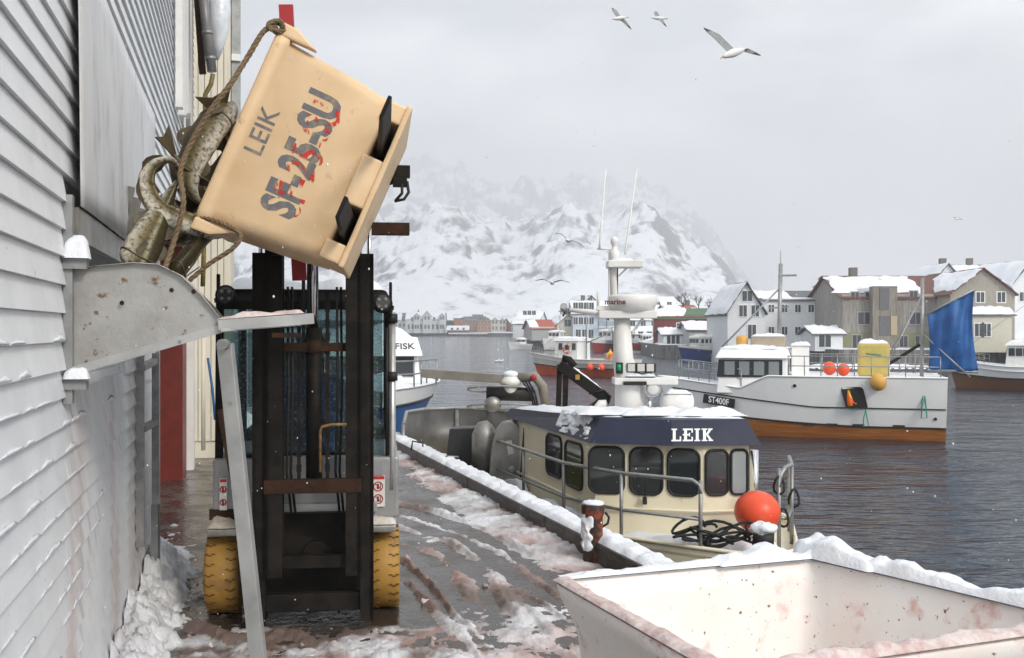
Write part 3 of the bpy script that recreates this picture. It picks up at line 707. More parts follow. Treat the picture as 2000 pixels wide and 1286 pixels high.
# warning stickers
white_st = mat('sticker', (.68, .66, .62), .5); red_st = mat('sticker_red', (.45, .03, .03), .5); blk_st = mat('sticker_black', (.03, .03, .03), .5)
for x0, x1, face in ((733, 759, 6.765), (442, 456, 6.765)):
    st = MB().span((fx(x0, face), face - .004, fz(993, face)), (fx(x1, face), face + .002, fz(932, face))).build('warning_sticker', white_st, fk)
    w_ = fx(x1, face) - fx(x0, face)
    MB().span((fx(x0, face) + .003, face - .006, fz(939, face)), (fx(x1, face) - .003, face - .004, fz(933, face))).build('sticker_header', red_st, st)
    for yc in (953, 978):
        c = V(fx((x0 + x1) / 2, face), face - .006, fz(yc, face)); rr = min(.03, w_ * .42)
        ring = MB(); ring.tube([c + V(rr * math.cos(k * math.pi / 8), 0, rr * math.sin(k * math.pi / 8)) for k in range(17)], .0035, 5, False)
        ring.bar(c + V(-rr * .7, 0, rr * .7), c + V(rr * .7, 0, -rr * .7), .005, .003, (0, 1, 0)); ring.build('sticker_ring', red_st, st)
        pic = MB(); pic.box(c + V(-.002, .001, -.004), (.012, .003, .026)); pic.box(c + V(-.002, .001, .014), (.009, .003, .009)); pic.box(c + V(.014, .001, 0), (.004, .003, .04)); pic.build('sticker_figure', blk_st, st)
# wheels
ty = mat('yellow_tyre', (0.42, 0.23, 0.045), .6, col2=(.33, .18, .04), nscale=4, col3=(.13, .08, .035), n3scale=6, n3lo=.56, n3hi=.8, bump=.1)
def wheel(xc, yc, r, w):
    prof = [(r * .55, -w / 2), (r * .93, -w / 2), (r, -w / 2 + .025), (r, w / 2 - .025), (r * .93, w / 2), (r * .55, w / 2)]
    tyre = MB().lathe((xc, yc, r), prof, 40, 'x').build('wheel', ty, fk)
    for k in range(26):
        a = 2 * math.pi * k / 26
        for sgn in (-1, 1):
            a2 = a + (0 if sgn > 0 else math.pi / 26)
            for j in range(3):
                xx = xc + sgn * (w / 2 - .015 - .022 * j); aa = a2 + .035 * (j % 2)
                tr_ = MB().box((xx, yc + (r + .0005) * math.cos(aa), r + (r + .0005) * math.sin(aa)), (.023, .006, .011), Matrix.Rotation(aa + math.pi / 2, 3, 'X'))
                if math.cos(aa) < .2: tr_.build('tread_groove', mat('tread_groove', (.12, .06, .014), .8), tyre)
    MB().lathe((xc, yc, r), [(r * .56, -w / 2 + .03), (r * .2, -w / 2 + .05), (r * .2, w / 2 - .05), (r * .56, w / 2 - .03)], 24, 'x').build('rim', black, tyre)
for x0, x1 in ((405, 468), (722, 783)): wheel((fx(x0, D) + fx(x1, D)) / 2, D + .27, .272, fx(x1, D) - fx(x0, D))
for x_ in (440, 745): wheel(fx(x_, D), 8.35, .22, .16)
for x0, x1 in ((412, 474), (718, 776)):
    fd = MB(); c = V((fx(x0, D) + fx(x1, D)) / 2, D + .2, .575)
    fd.box(c, (fx(x1, D) - fx(x0, D), .42, .05)); fe = fd.build('fender', steel, fk, bevel=.015)
    s_ = MB(); w_ = (fx(x1, D) - fx(x0, D)) / 2
    snow_slab(s_, c + V(-w_, -.21, .026), c + V(w_, -.21, .026), c + V(w_, .2, .026), c + V(-w_, .2, .026), .05, 10, 10, x0, fall=.3)
    s_.build('fender_snow', mat('dirty_snow', (.62, .58, .52), .6, col2=(.36, .29, .22), nscale=9), fe)
# seat, steering wheel, dashboard
MB().span((fx(560, 7.4), 7.55, .95), (fx(660, 7.4), 7.68, 1.75)).build('seat', rubber, fk, bevel=.03)
MB().span((fx(560, 7.4), 7.15, .85), (fx(660, 7.4), 7.6, .98)).build('seat', rubber, fk, bevel=.03)
sw = MB(); c = V(fx(575, 7.05), 7.08, 1.28)
sw.tube([c + V(.15 * math.cos(k * math.pi / 10), .06 * math.sin(k * math.pi / 10), .13 * math.sin(k * math.pi / 10)) for k in range(21)], .014, 6, False); sw.build('steering_wheel', rubber, fk)
# driver inside the cab
def skin_body(name, chains, m, label=None, cat=None, parent=None, **kw):
    vs, es, rs = [], [], []
    idx = {}
    def vid(p, r):
        k = tuple(round(x, 4) for x in p)
        if k not in idx: idx[k] = len(vs); vs.append(p); rs.append(r)
        return idx[k]
    for chn in chains:
        ids = [vid(p_, r_) for p_, r_ in chn]
        es += list(zip(ids[:-1], ids[1:]))
    me = bpy.data.meshes.new(name); me.from_pydata(vs, es, []); o = bpy.data.objects.new(name, me); COL.objects.link(o)
    sk = o.modifiers.new('skin', 'SKIN'); sk.use_smooth_shade = True
    for i, r in enumerate(rs):
        me.skin_vertices[0].data[i].radius = (r, r)
    me.skin_vertices[0].data[0].use_root = True
    ss = o.modifiers.new('sub', 'SUBSURF'); ss.levels = 1; ss.render_levels = 1
    me.materials.append(m); WORLD[o] = Matrix.Identity(4)
    if parent: o.parent = parent
    return props(o, label, cat, **kw)
blue_j = mat('blue_jacket', (.02, .09, .27), .7, col2=(.012, .05, .16), nscale=9)
px_, py_ = fx(640, 7.35), 7.4
pel = (px_, py_, 1.02); ch_ = (px_, py_ + .06, 1.38); nk = (px_, py_ + .03, 1.55)
man = skin_body('person', [[(pel, .15), ((px_, py_ + .06, 1.2), .15), (ch_, .16), (nk, .06), ((px_, py_ + .01, 1.62), .055)],
    [(ch_, .16), ((px_ - .2, py_ + .04, 1.46), .075), ((px_ - .26, py_ - .1, 1.24), .055), ((px_ - .12, py_ - .28, 1.3), .045)],
    [(ch_, .16), ((px_ + .2, py_ + .04, 1.46), .075), ((px_ + .25, py_ - .1, 1.22), .055), ((px_ + .05, py_ - .28, 1.28), .045)],
    [(pel, .15), ((px_ - .1, py_ - .12, 1.0), .09), ((px_ - .11, py_ - .42, 1.0), .07), ((px_ - .11, py_ - .45, .66), .05)],
    [(pel, .15), ((px_ + .1, py_ - .12, 1.0), .09), ((px_ + .11, py_ - .42, 1.0), .07), ((px_ + .11, py_ - .45, .66), .05)]], blue_j,
    'person in a blue jacket sitting at the forklift wheel behind wet glass', 'person')
hd = MB(); hc = V(px_, py_, 1.73)
hd.ball(hc, .1, 14, 10, (.8, .95, 1.18)); hd.ball(hc + V(0, -.097, -.01), .017, 6, 5, (1, 1.2, 1.3))
for sx_ in (-1, 1): hd.ball(hc + V(.08 * sx_, .01, 0), .025, 6, 5, (.4, .8, 1.2))
hd.build('head', mat('skin', (.45, .26, .19), .5), man)
ey = MB()
for sx_ in (-1, 1): ey.ball(hc + V(.032 * sx_, -.085, .015), .012, 6, 4)
ey.ball(hc + V(0, -.088, -.055), .02, 6, 4, (1.2, .4, .25)); ey.build('face_features', rubber, man)
MB().ball(hc + V(0, .015, .045), .108, 14, 8, (.82, .95, .85)).build('cap', mat('dark_cap', (.03, .03, .035), .8), man)

# turn the whole truck (driver too) so that its length points at the camera
FR = math.radians(7.5)
def turn(o):
    piv = Matrix.Translation(V(fx(593, D), 6.55, 0)); m_ = piv @ Matrix.Rotation(FR, 4, 'Z') @ piv.inverted() @ WORLD[o]
    o.matrix_world = m_; WORLD[o] = m_
    for c_ in o.children_recursive: WORLD[c_] = m_
turn(fk); turn(man)

# ------------------------------------------------------------------ tilted fish tub on the forks
tub_m = mat('tub_peach', (0.82, 0.60, 0.37), .5, col2=(.74, .52, .30), nscale=3.5, col3=(.36, .23, .12), n3scale=11, n3lo=.62, n3hi=.80, bump=.05, bscale=25)
TR = Vector((math.cos(FR), math.sin(FR), 0)); TY = Vector((-math.sin(FR), math.cos(FR), 0)); TU = TR * .395 + Vector((0, 0, .919)); TH = TR * -.919 + Vector((0, 0, .395))     # rim direction, mouth direction, depth
tc0 = Vector((-.665, 5.1, 2.585))                                                       # middle of the base edge on the near face
tub = thing('fish_tub', 'peach plastic fish tub tipped sideways high on the forklift, spilling cod', 'tub', tc0)
TD = 1.12
def tp(u, h, y):
    h = (h + .13) * .852
    return tc0 + TU * u + TH * h + TY * y
def ring_at(h, hw, y0, y1, r=.07, k=5):
    out = []
    for cx, cy, a0 in ((hw - r, y0 + r, -90), (hw - r, y1 - r, 0), (-hw + r, y1 - r, 90), (-hw + r, y0 + r, 180)):
        for i in range(k + 1):
            a = math.radians(a0 + 90 * i / k); out.append(tp(cx + r * math.cos(a), h, cy + r * math.sin(a)))
    return out
tb = MB()
outer = [(.0, .415, .06, TD - .06), (.02, .44, .035, TD - .035), (.16, .452, .025, TD - .025), (.165, .458, .02, TD - .02), (.66, .49, -.005, TD + .005), (.665, .515, -.03, TD + .03), (.735, .52, -.035, TD + .035), (.75, .51, -.025, TD + .025)]
inner = [(.75, .47, .02, TD - .02), (.70, .455, .035, TD - .035), (.10, .40, .08, TD - .08)]
tb.rings([ring_at(*o_) for o_ in outer + inner], True, True)
tb.build('shell', tub_m, tub)
# foot skids with the fork pockets, lugs on the rim corners
for u0, u1 in ((-.43, -.33), (-.13, .13), (.33, .43)):
    b = MB(); b.hexa([tp(u0, -.10, .02), tp(u1, -.10, .02), tp(u1, -.10, TD - .02), tp(u0, -.10, TD - .02), tp(u0, .03, .01), tp(u1, .03, .01), tp(u1, .03, TD - .01), tp(u0, .03, TD - .01)])
    b.build('skid', tub_m, tub, bevel=.012)
b = MB(); b.hexa([tp(-.44, -.13, .0), tp(.44, -.13, .0), tp(.44, -.13, TD), tp(-.44, -.13, TD), tp(-.44, -.095, .0), tp(.44, -.095, .0), tp(.44, -.095, TD), tp(-.44, -.095, TD)]); b.build('base_plate', tub_m, tub, bevel=.012)
for sg in (1, -1):
    b = MB(); b.prism([tp(sg * .49, .50, -.025), tp(sg * .49, .748, -.025), tp(sg * .555, .748, -.025), tp(sg * .55, .64, -.025)], TY * .07); b.build('rope_lug', tub_m, tub, bevel=.012)
# stencilled writing on the near face
ink = mat('stencil_ink', (.14, .14, .15), .6, col2=(.33, .26, .17), nscale=14, nlo=.5, nhi=.68); ink_r = mat('stencil_red', (.62, .03, .02), .6)
_n, _l = ink_r.node_tree.nodes, ink_r.node_tree.links; _o = _n['Material Output']; _mx = _n.new('ShaderNodeMixShader'); _tr = _n.new('ShaderNodeBsdfTransparent'); _tn = _n.new('ShaderNodeTexNoise'); _tn.inputs['Scale'].default_value = 17; _tn.inputs['Detail'].default_value = 6
_rg = _n.new('ShaderNodeMapRange'); _rg.inputs[1].default_value = .53; _rg.inputs[2].default_value = .60; _l.new(_tn.outputs['Fac'], _rg.inputs[0]); _l.new(_rg.outputs[0], _mx.inputs[0]); _l.new(_tr.outputs[0], _mx.inputs[1]); _l.new(_n['Principled BSDF'].outputs[0], _mx.inputs[2]); _l.new(_mx.outputs[0], _o.inputs[0])
fd_ = (TY * -1)
def face_pt(u, h): return tp(u, h, .035 - .052 * h) + fd_ * .006
slope = (face_pt(0, .6) - face_pt(0, .1)).normalized()
m1 = frame_m(face_pt(0.0, .34), TU, slope); m2 = frame_m(face_pt(-.012, .305) + fd_ * .003, TU, slope)
text_part('lettering', 'SF-25-SU', .225, ink_r, tub, m2, .002, .001, .70); text_part('lettering', 'SF-25-SU', .235, ink, tub, m1, .009, .001, .74)
text_part('lettering', 'LEIK', .13, ink, tub, frame_m(face_pt(.02, .60), TU, slope), .001, .001, 1.0)
# fork blades through the pockets
for u_ in (.235, -.235):
    b = MB(); t0 = -.045
    b.hexa([tp(u_ - .075, t0 - .022, 1.22), tp(u_ + .075, t0 - .022, 1.22), tp(u_ + .075, t0 + .03, 1.22), tp(u_ - .075, t0 + .03, 1.22),
            tp(u_ - .05, t0 - .014, -.75), tp(u_ + .05, t0 - .014, -.75), tp(u_ + .05, t0 + .006, -.75), tp(u_ - .05, t0 + .006, -.75)])
    b.build('fork', black, fk, bevel=.004)

# ropes
def rope(name, label, pts, r, m, strands=3, n_=70):
    P = [Vector(q_) for q_ in pts]
    def cat_(t):
        t *= len(P) - 1; i = min(int(t), len(P) - 2); f = t - i
        p0, p1, p2, p3 = P[max(i - 1, 0)], P[i], P[i + 1], P[min(i + 2, len(P) - 1)]
        return .5 * ((2 * p1) + (p2 - p0) * f + (2 * p0 - 5 * p1 + 4 * p2 - p3) * f * f + (3 * p1 - p0 - 3 * p2 + p3) * f ** 3)
    cs_ = [cat_(i / n_) for i in range(n_ + 1)]; L = sum((b_ - a_).length for a_, b_ in zip(cs_[:-1], cs_[1:])); b = MB()
    for k in range(strands):
        q_ = []
        for i, c in enumerate(cs_):
            d = (cs_[min(i + 1, n_)] - cs_[max(i - 1, 0)]).normalized(); x = d.cross(V(.1, 1, .05)).normalized(); y = d.cross(x)
            a = i / n_ * L / (r * 7) * 2 * math.pi + k * 2 * math.pi / strands
            q_.append(c + (x * math.cos(a) + y * math.sin(a)) * r * .5)
        b.tube(q_, r * .62, 6)
    return b.build(name, m, label=label, cat='rope') if label else b
rope('rope', 'long brown rope hanging from the top corner of the peach tub down to the chute', [at(540, 52, 5.0), at(515, 62, 4.98), at(485, 110, 4.95), at(450, 165, 4.9), at(405, 225, 4.9), at(368, 290, 4.9), at(352, 340, 4.88), at(358, 400, 4.85), at(340, 470, 4.85), at(322, 525, 4.8)], .013, rope_m, n_=150)
kn = rope('k', None, [at(540, 52, 5.0) + V(.035 * math.cos(a_ * 1.9), .03 * math.sin(a_ * 2.3), .03 * math.sin(a_ * 1.9)) for a_ in range(9)], .012, rope_m)
kn.build('rope_knot', rope_m, label='knot of brown rope round the upper corner lug of the peach tub', cat='knot')
rope('rope', 'short brown rope looped along the lower rim corner of the peach tub', [at(380, 420, 4.98), at(415, 430, 4.97), at(448, 443, 4.97), at(470, 460, 4.96), at(455, 485, 4.95), at(410, 515, 4.95), at(370, 548, 4.95)], .011, rope_m, n_=90)

# cod
def cod_cols(f, side):                    # f: -1 belly .. 1 back
    back, flank, belly = Vector((.035, .028, .012)), Vector((.15, .12, .05)), Vector((.52, .48, .40))
    g = max(0, min(1, (f + .85) / .6)); c = belly.lerp(flank, g); g2 = max(0, min(1, (f + .25) / .7)); c = c.lerp(back, g2); return c.lerp(Vector((.42, .38, .26)), .8) if abs(f - .22) < .06 else c
fish_m = mat('cod_skin', (1, 1, 1), .45, spec=.3, attr='tint', col2=(.06, .045, .018), nscale=48, nlo=.46, nhi=.66, bump=.06, bscale=160)
fin_m = mat('cod_fin', (.06, .045, .028), .4, col2=(.10, .08, .04), nscale=30, stretch=(1, 1, .2))
def cod(label, pts, r, backdir, tail=.2, grp='cod spilling from the tub'):
    P = [Vector(q_) for q_ in pts]; n_ = 34
    def cv(t):
        t = max(0, min(.9999, t)) * (len(P) - 1); i = int(t); f = t - i
        p0, p1, p2, p3 = P[max(i - 1, 0)], P[i], P[i + 1], P[min(i + 2, len(P) - 1)]
        return .5 * ((2 * p1) + (p2 - p0) * f + (2 * p0 - 5 * p1 + 4 * p2 - p3) * f * f + (3 * p1 - p0 - 3 * p2 + p3) * f ** 3)
    prof = lambda t: r * (max(.02, min(1, (t + .02) / .16)) ** .55) * (1 if t < .35 else max(.14, 1 - ((t - .35) / .65) ** 1.1 * .90))
    ctr_pt = Vector(backdir[1]) if backdir[0] == 'c' else None
    root = thing('cod', label, 'fish', P[len(P) // 2], group=grp)
    b = MB(); b.c = []; rings = []; bd = Vector(backdir) if ctr_pt is None else None
    fr_ = []
    for i in range(n_ + 1):
        t = i / n_; c = cv(t); d = (cv(t + .02) - cv(t - .02)).normalized(); b0 = bd if ctr_pt is None else (ctr_pt - c).normalized(); z = (b0 - d * b0.dot(d)).normalized(); x = d.cross(z); rr = prof(t)
        fr_.append((c, d, z, x, rr))
        rings.append([c + x * rr * .66 * math.cos(2 * math.pi * k / 28) + z * rr * 1.12 * math.sin(2 * math.pi * k / 28) for k in range(28)])
        b.c += [cod_cols(math.sin(2 * math.pi * k / 28), 0) for k in range(28)]
    b.rings(rings, True, True); b.build('body', fish_m, root)
    def fin(t0, t1, h, sgn, name='fin'):
        f_ = MB(); q_ = []
        for j in range(6):
            t = t0 + (t1 - t0) * j / 5; c, d, z, x, rr = fr_[int(t * n_)]; e = math.sin(math.pi * (j / 5) ** .6) * h + .003
            c = cv(t); q_.append([c + z * sgn * rr * .9 + x * .003, c + z * sgn * (rr + e) - d * -.3 * e, c + z * sgn * rr * .9 - x * .003])
        f_.rings(q_, True, False); f_.build(name, fin_m, root)
    fin(.24, .40, r * .8, 1); fin(.44, .62, r * .6, 1); fin(.66, .82, r * .45, 1); fin(.45, .62, r * .5, -1); fin(.66, .82, r * .4, -1)
    c, d, z, x, rr = fr_[-1]
    tf = MB(); tf.prism([c - d * .03 + z * rr, c + d * tail * .8 + z * tail * .55, c + d * tail * .62 + z * .01, c + d * tail * .8 - z * tail * .55, c - d * .03 - z * rr], x * .006); tf.build('tail_fin', fin_m, root)
    c, d, z, x, rr = fr_[5]
    for sg in (-1, 1):
        pf = MB(); o_ = c + x * sg * rr * .7 - z * rr * .2
        pf.prism([o_, o_ + d * .07 + x * sg * .025 + z * .015, o_ + d * .085 + x * sg * .025 - z * .01, o_ + d * .03 - z * .02], x * .004); pf.build('pectoral_fin', fin_m, root)
    c, d, z, x, rr = fr_[6]
    gl_ = MB(); gl_.tube([c + x * rr * .675 * math.cos(a_) + z * rr * 1.135 * math.sin(a_) - d * .012 * math.cos(2 * a_) for a_ in np.linspace(0, 6.283, 25)], .0045, 5, False); gl_.build('gill_edge', fin_m, root)
    c, d, z, x, rr = fr_[0]
    MB().ball(c - d * .004, rr * .8, 12, 8, (.9, .9, .9)).build('mouth', mat('cod_mouth', (.30, .16, .13), .35), root)
    c, d, z, x, rr = fr_[3]
    for sg in (-1, 1): MB().ball(c + x * sg * rr * .58 + z * rr * .45, .012, 8, 6).build('eye', rubber, root)
    return root
A5 = 5.0
cod('cod curled into a ring beside the long rope, pale flank outward', [at(455, 445, 5.2), at(410, 445, 5.1), at(350, 430, 5.02), at(306, 404, 4.98), at(286, 362, 4.97), at(296, 325, 4.97), at(330, 312, 5.0), at(352, 330, 5.05)], .068, ('c', at(345, 372, 5.2)), .2)
cod('cod arching out of the tub mouth behind the rope, pale belly inward', [at(452, 205, 5.35), at(425, 232, 5.25), at(395, 275, 5.15), at(374, 322, 5.1), at(370, 360, 5.1), at(388, 392, 5.15), at(430, 405, 5.25)], .08, (-1, .25, .35), .16)
cod('pale grey cod dropping head first into the chute', [at(258, 530, 4.75), at(275, 492, 4.8), at(298, 445, 4.9), at(322, 400, 5.0), at(345, 355, 5.12)], .075, (.7, .7, .2), .18)
cod('dark cod sliding over the lower tub rim towards the chute', [at(335, 545, 4.95), at(365, 505, 5.0), at(400, 468, 5.1), at(450, 440, 5.3)], .065, (.4, -.9, .5), .16)
cod('dark cod wedged in the middle of the tub mouth', [at(322, 470, 5.2), at(352, 445, 5.22), at(385, 400, 5.3), at(412, 350, 5.35), at(445, 290, 5.45)], .085, (-.4, -.9, .3), .16)
cod('cod with its tail raised at the upper lip of the tub', [at(490, 330, 5.5), at(462, 295, 5.45), at(440, 255, 5.38), at(430, 225, 5.32)], .07, (-.8, -.6, .2), .17)
cod('olive cod lying low in the tub mouth behind the ringed one', [at(350, 470, 5.45), at(385, 440, 5.45), at(425, 390, 5.5), at(450, 330, 5.55)], .08, (-.5, -.8, -.2), .16)
cod('dark cod with its tail spread beside the long rope', [at(430, 420, 5.3), at(400, 385, 5.22), at(372, 350, 5.15), at(350, 322, 5.08), at(338, 300, 5.05)], .06, (-.3, -.9, .2), .15)

# ------------------------------------------------------------------ white tub in the foreground
wt_m = mat('white_tub_plastic', (0.82, 0.79, 0.76), .4, col2=(.79, .71, .66), nscale=2.5, col3=(.55, .19, .15), n3scale=6, n3lo=.57, n3hi=.78, bump=.12, bscale=18)
n, l = wt_m.node_tree.nodes, wt_m.node_tree.links; p = n['Principled BSDF']; src = p.inputs['Base Color'].links[0].from_socket
tcx = n.new('ShaderNodeTexCoord'); t2 = n.new('ShaderNodeTexNoise'); t2.inputs['Scale'].default_value = 48; t2.inputs['Detail'].default_value = 3; l.new(tcx.outputs['Object'], t2.inputs[0])
r2 = n.new('ShaderNodeMapRange'); r2.inputs[1].default_value = .67; r2.inputs[2].default_value = .74; l.new(t2.outputs['Fac'], r2.inputs[0])
x2 = n.new('ShaderNodeMix'); x2.data_type = 'RGBA'; l.new(r2.outputs[0], x2.inputs[0]); l.new(src, x2.inputs[6]); x2.inputs[7].default_value = (.17, .07, .035, 1); l.new(x2.outputs[2], p.inputs['Base Color'])
RZ = .95
cA, cB, cC = gr(1072, 1128, RZ), gr(1590, 1082, RZ), gr(2075, 1190, RZ)
cC = cB + V(.55, -.83, 0) * 1.2; cD = cA + V(.36, -.93, 0) * 1.2
W1, W2 = (cB - cA).length, 1.2; e1 = (cB - cA).normalized(); e2 = V(.42, -.9, 0).normalized()
def wq(cx, cy, z=None):
    u, v = cx / W1, cy / W2; q_ = (cA * (1 - u) + cB * u) * (1 - v) + (cD * (1 - u) + cC * u) * v; return V(q_.x, q_.y, q_.z if z is None else z)
wt = thing('fish_tub', 'empty white blood-stained fish tub in the near right corner, snow on its rim', 'tub', (cA + e1 * W1 / 2 + e2 * W2 / 2) * 1.0 - V(0, 0, RZ))
def wring(z, inset, r=.09, k=6):
    out = []
    for cx, cy, a0 in ((W1 - inset - r, inset + r, -90), (W1 - inset - r, W2 - inset - r, 0), (inset + r, W2 - inset - r, 90), (inset + r, inset + r, 180)):
        for i in range(k + 1):
            a = math.radians(a0 + 90 * i / k); out.append(wq(cx + r * math.cos(a), cy + r * math.sin(a), z))
    return out
wb = MB(); wb.rings([wring(z_, i_) for z_, i_ in ((.16, .12), (.18, .10), (.70, .065), (.80, .05), (.88, .015), (.93, .0), (.95, .008), (.952, .03), (.93, .055), (.86, .075), (.30, .13), (.27, .17))], True, True)
wb.build('shell', wt_m, wt)
for q0, q1 in ((.12, .32), (W1 / 2 - .1, W1 / 2 + .1), (W1 - .32, W1 - .12)):
    b = MB(); P4 = [wq(q0, .13), wq(q1, .13), wq(q1, W2 - .13), wq(q0, W2 - .13)]
    b.prism([V(q_.x, q_.y, .004) for q_ in P4], (0, 0, .17)); b.build('skid', wt_m, wt, bevel=.01)
sn = MB()
def rq(x0, x1, y0, y1): return [wq(x0, y0, .95), wq(x1, y0, .95), wq(x1, y1, .95), wq(x0, y1, .95)]
snow_slab(sn, *rq(.04, W1 * .62, -.01, .06), .018, 60, 7, 1.3, rag=.06, fall=.25, fu=.05)
snow_slab(sn, *rq(W1 * .58, W1 - .01, -.02, .085), .05, 50, 8, 4.1, rag=.1, fall=.25, fu=.15)
snow_slab(sn, *rq(W1 - .09, W1 + .02, -.03, .36), .10, 10, 30, 7.7, rag=.12, fall=.22, fu=.3)
snow_slab(sn, *rq(W1 - .07, W1 + .012, .28, W2), .05, 9, 60, 9.2, rag=.08, fall=.06, fu=.3)
sn.build('rim_snow', snow, wt)
s2 = MB(); snow_slab(s2, *rq(-.005, .05, .04, W2), .016, 7, 50, 5.5, rag=.1, fall=.06, fu=.3); snow_slab(s2, *rq(.1, W1, W2 - .06, W2 + .005), .03, 60, 7, 3.5, rag=.06, fall=.3, fu=.05); s2.build('rim_slush', MATS['pink_slush'], wt)
fl = MB(); c = wq(W1 * .85, .28, 0); snow_slab(fl, V(c.x - .18, c.y - .14, .275), V(c.x + .2, c.y - .14, .275), V(c.x + .2, c.y + .14, .275), V(c.x - .18, c.y + .14, .275), .22, 16, 16, 2.2, fall=.4); fl.build('inside_snow', snow, wt)

# ------------------------------------------------------------------ bollard
bo = thing('bollard', 'rusty red mooring bollard plastered with snow on the quay edge', 'bollard', gr(1158, 1098))
bc = gr(1158, 1098); bz = CAMZ - (985 - 643) / FPX * bc.y
bmat = mat('bollard_rust', (.03, .022, .018), .6, col2=(.32, .055, .018), nscale=9, nlo=.47, nhi=.6, bump=.4, bscale=30)
MB().lathe(bc, [(.082, 0), (.08, .1), (.08, bz - .10), (.092, bz - .07), (.095, bz - .01), (.088, bz)], 28).build('post', bmat, bo)
s_ = MB(); s_.lathe(bc + V(0, 0, bz), [(.088, .0), (.092, .010), (.07, .024), (.02, .03)], 20); s_.v = [tuple(Vector(q_) + V(0, 0, .008 * fbm(q_, 20))) for q_ in s_.v]; s_.build('snow_cap', snow, bo)
s_ = MB()
def plaster(u, v):
    a = math.radians(120 + 150 * u + 16 * noise.noise(V(u * 5, v * 6, 2))); z_ = .09 + (bz - .13) * v
    e = max(0, min(1, min(u, 1 - u) / .25)) * max(0, min(1, min(v, 1 - v) / .12)); return bc + V((.076 + .022 * e * (.7 + .8 * noise.noise(V(u * 6, v * 9, 1)))) * math.cos(a), (.076 + .022 * e * (.7 + .8 * noise.noise(V(u * 6, v * 9, 1)))) * math.sin(a), z_)
s_.grid(plaster, 30, 40); s_.build('snow_crust', snow, bo)
MB().tube([bc + V(.07, 0, .28), bc + V(.12, 0, .31), bc + V(.13, 0, .36), bc + V(.10, 0, .40)], .010, 8).build('hook', rubber, bo)
# ------------------------------------------------------------------ boats
def hull(root, L, Bm, sheer, keel, m_up, m_low, split, trim=None, flare=.75, n_=22, bow=1.0, stern_w=.75, low=None, rail_h=.0):
    """lofted hull in the boat's own space: x fore (0 stern .. L bow), y across, z up with 0 at the water"""
    def sect(t):
        w = Bm / 2 * (stern_w + (1 - stern_w) * min(1, t / .35)) if t < .45 else Bm / 2 * max(.015, 1 - ((t - .45) / .55) ** 2.2)
        zs = sheer(t); z0 = -keel; x = t * L
        pts = []
        for k in range(9):
            f = k / 8; z = z0 + (zs - z0) * f
            if low is not None:
                zl = low(t); z = z0 + (zl - z0) * k / split if k <= split else zl + (zs - zl) * (k - split) / (8 - split); f = max(0, min(1, (z - z0) / (2.0 - z0)))
            wf = w * (f ** .35 if f > 0 else 0) * (flare + (1 - flare) * f ** 1.2)
            rake = bow * .9 * max(0, t - .75) / .25 * (f - .45) * .12 * L
            pts.append((x + rake, wf, z))
        return pts
    S = [sect(i / n_) for i in range(n_ + 1)]
    def rows(k0, k1, f0=None):
        b = MB()
        for sg in (-1, 1):
            b.rings([[V(q_[0], sg * q_[1], q_[2]) for q_ in s_[k0:k1 + 1]] for s_ in S], False, True, False)
        return b
    up = rows(split, 8); t_ = [V(q_[0], q_[1], q_[2]) for q_ in S[0][split:]]; t2 = [V(q_[0], -q_[1], q_[2]) for q_ in S[0][split:]]
    up.rings([t_, t2], False, False, False); up.build('hull', m_up, root, local=True)
    lo = rows(0, split); t_ = [V(*q_) for q_ in S[0][:split + 1]]; t2 = [V(q_[0], -q_[1], q_[2]) for q_ in S[0][:split + 1]]
    lo.rings([t_, t2], False, False, False); lo.build('lower_hull', m_low, root, local=True)
    dk = MB(); dk.rings([[V(s_[8][0], s_[8][1] * .98, s_[8][2] - rail_h - .02), V(s_[8][0], -s_[8][1] * .98, s_[8][2] - rail_h - .02)] for s_ in S], False, False, False)
    dk.build('deck', snow, root, local=True)
    for sg in (-1, 1):
        MB().tube([V(s_[split][0], sg * (s_[split][1] + .01), s_[split][2]) for s_ in S], trim or .03, 6).build('rubbing_strake', black_trim, root, local=True)
        MB().tube([V(s_[8][0], sg * s_[8][1], s_[8][2]) for s_ in S], .03, 6).build('gunwale', m_up, root, local=True)
    return S
def lbox(name, a_, b_, m, root, bevel=0.0):
    return MB().span(a_, b_).build(name, m, root, local=True, bevel=bevel)
def lsnow(root, x0, x1, y0, y1, z, th, seed=0, par=None):
    b = MB(); snow_slab(b, V(x0, y0, z), V(x1, y0, z), V(x1, y1, z), V(x0, y1, z), th, 14, 10, seed, fall=.3); return b.build('snow_cover', snow, par or root, local=True)
def rail(root, pts, h, r=.018, mids=(.5,), m=None, every=1, name='railing'):
    for q_ in pts[::every]: MB().tube([V(*q_), V(*q_) + V(0, 0, h)], r, 7).build('stanchion', m or galv, root, local=True)
    for f in tuple(mids) + (1.0,): MB().tube([V(*q_) + V(0, 0, h * f) for q_ in pts], r, 7).build(name, m or galv, root, local=True)
def windows(root, par, pts, z0, z1, m=None, name='window'):
    for (a_, b_, nrm) in pts:
        a_, b_, nrm = V(*a_), V(*b_), V(*nrm)
        q_ = [V(a_.x, a_.y, z0), V(b_.x, b_.y, z0), V(b_.x, b_.y, z1), V(a_.x, a_.y, z1)]
        MB().prism([p_ + nrm * .012 for p_ in q_], nrm * .012).build(name, m or glass_dark, par, local=True)

def boat_at(name, label, cat, stern, bow, group=None):
    d = bow - stern; rz = math.atan2(d.y, d.x)
    return thing(name, label, cat, (stern.x, stern.y, WATER), rz, group), (d.x ** 2 + d.y ** 2) ** .5
hull_white = mat('hull_white', (.86, .86, .85), .35, col2=(.80, .80, .79), nscale=.9)

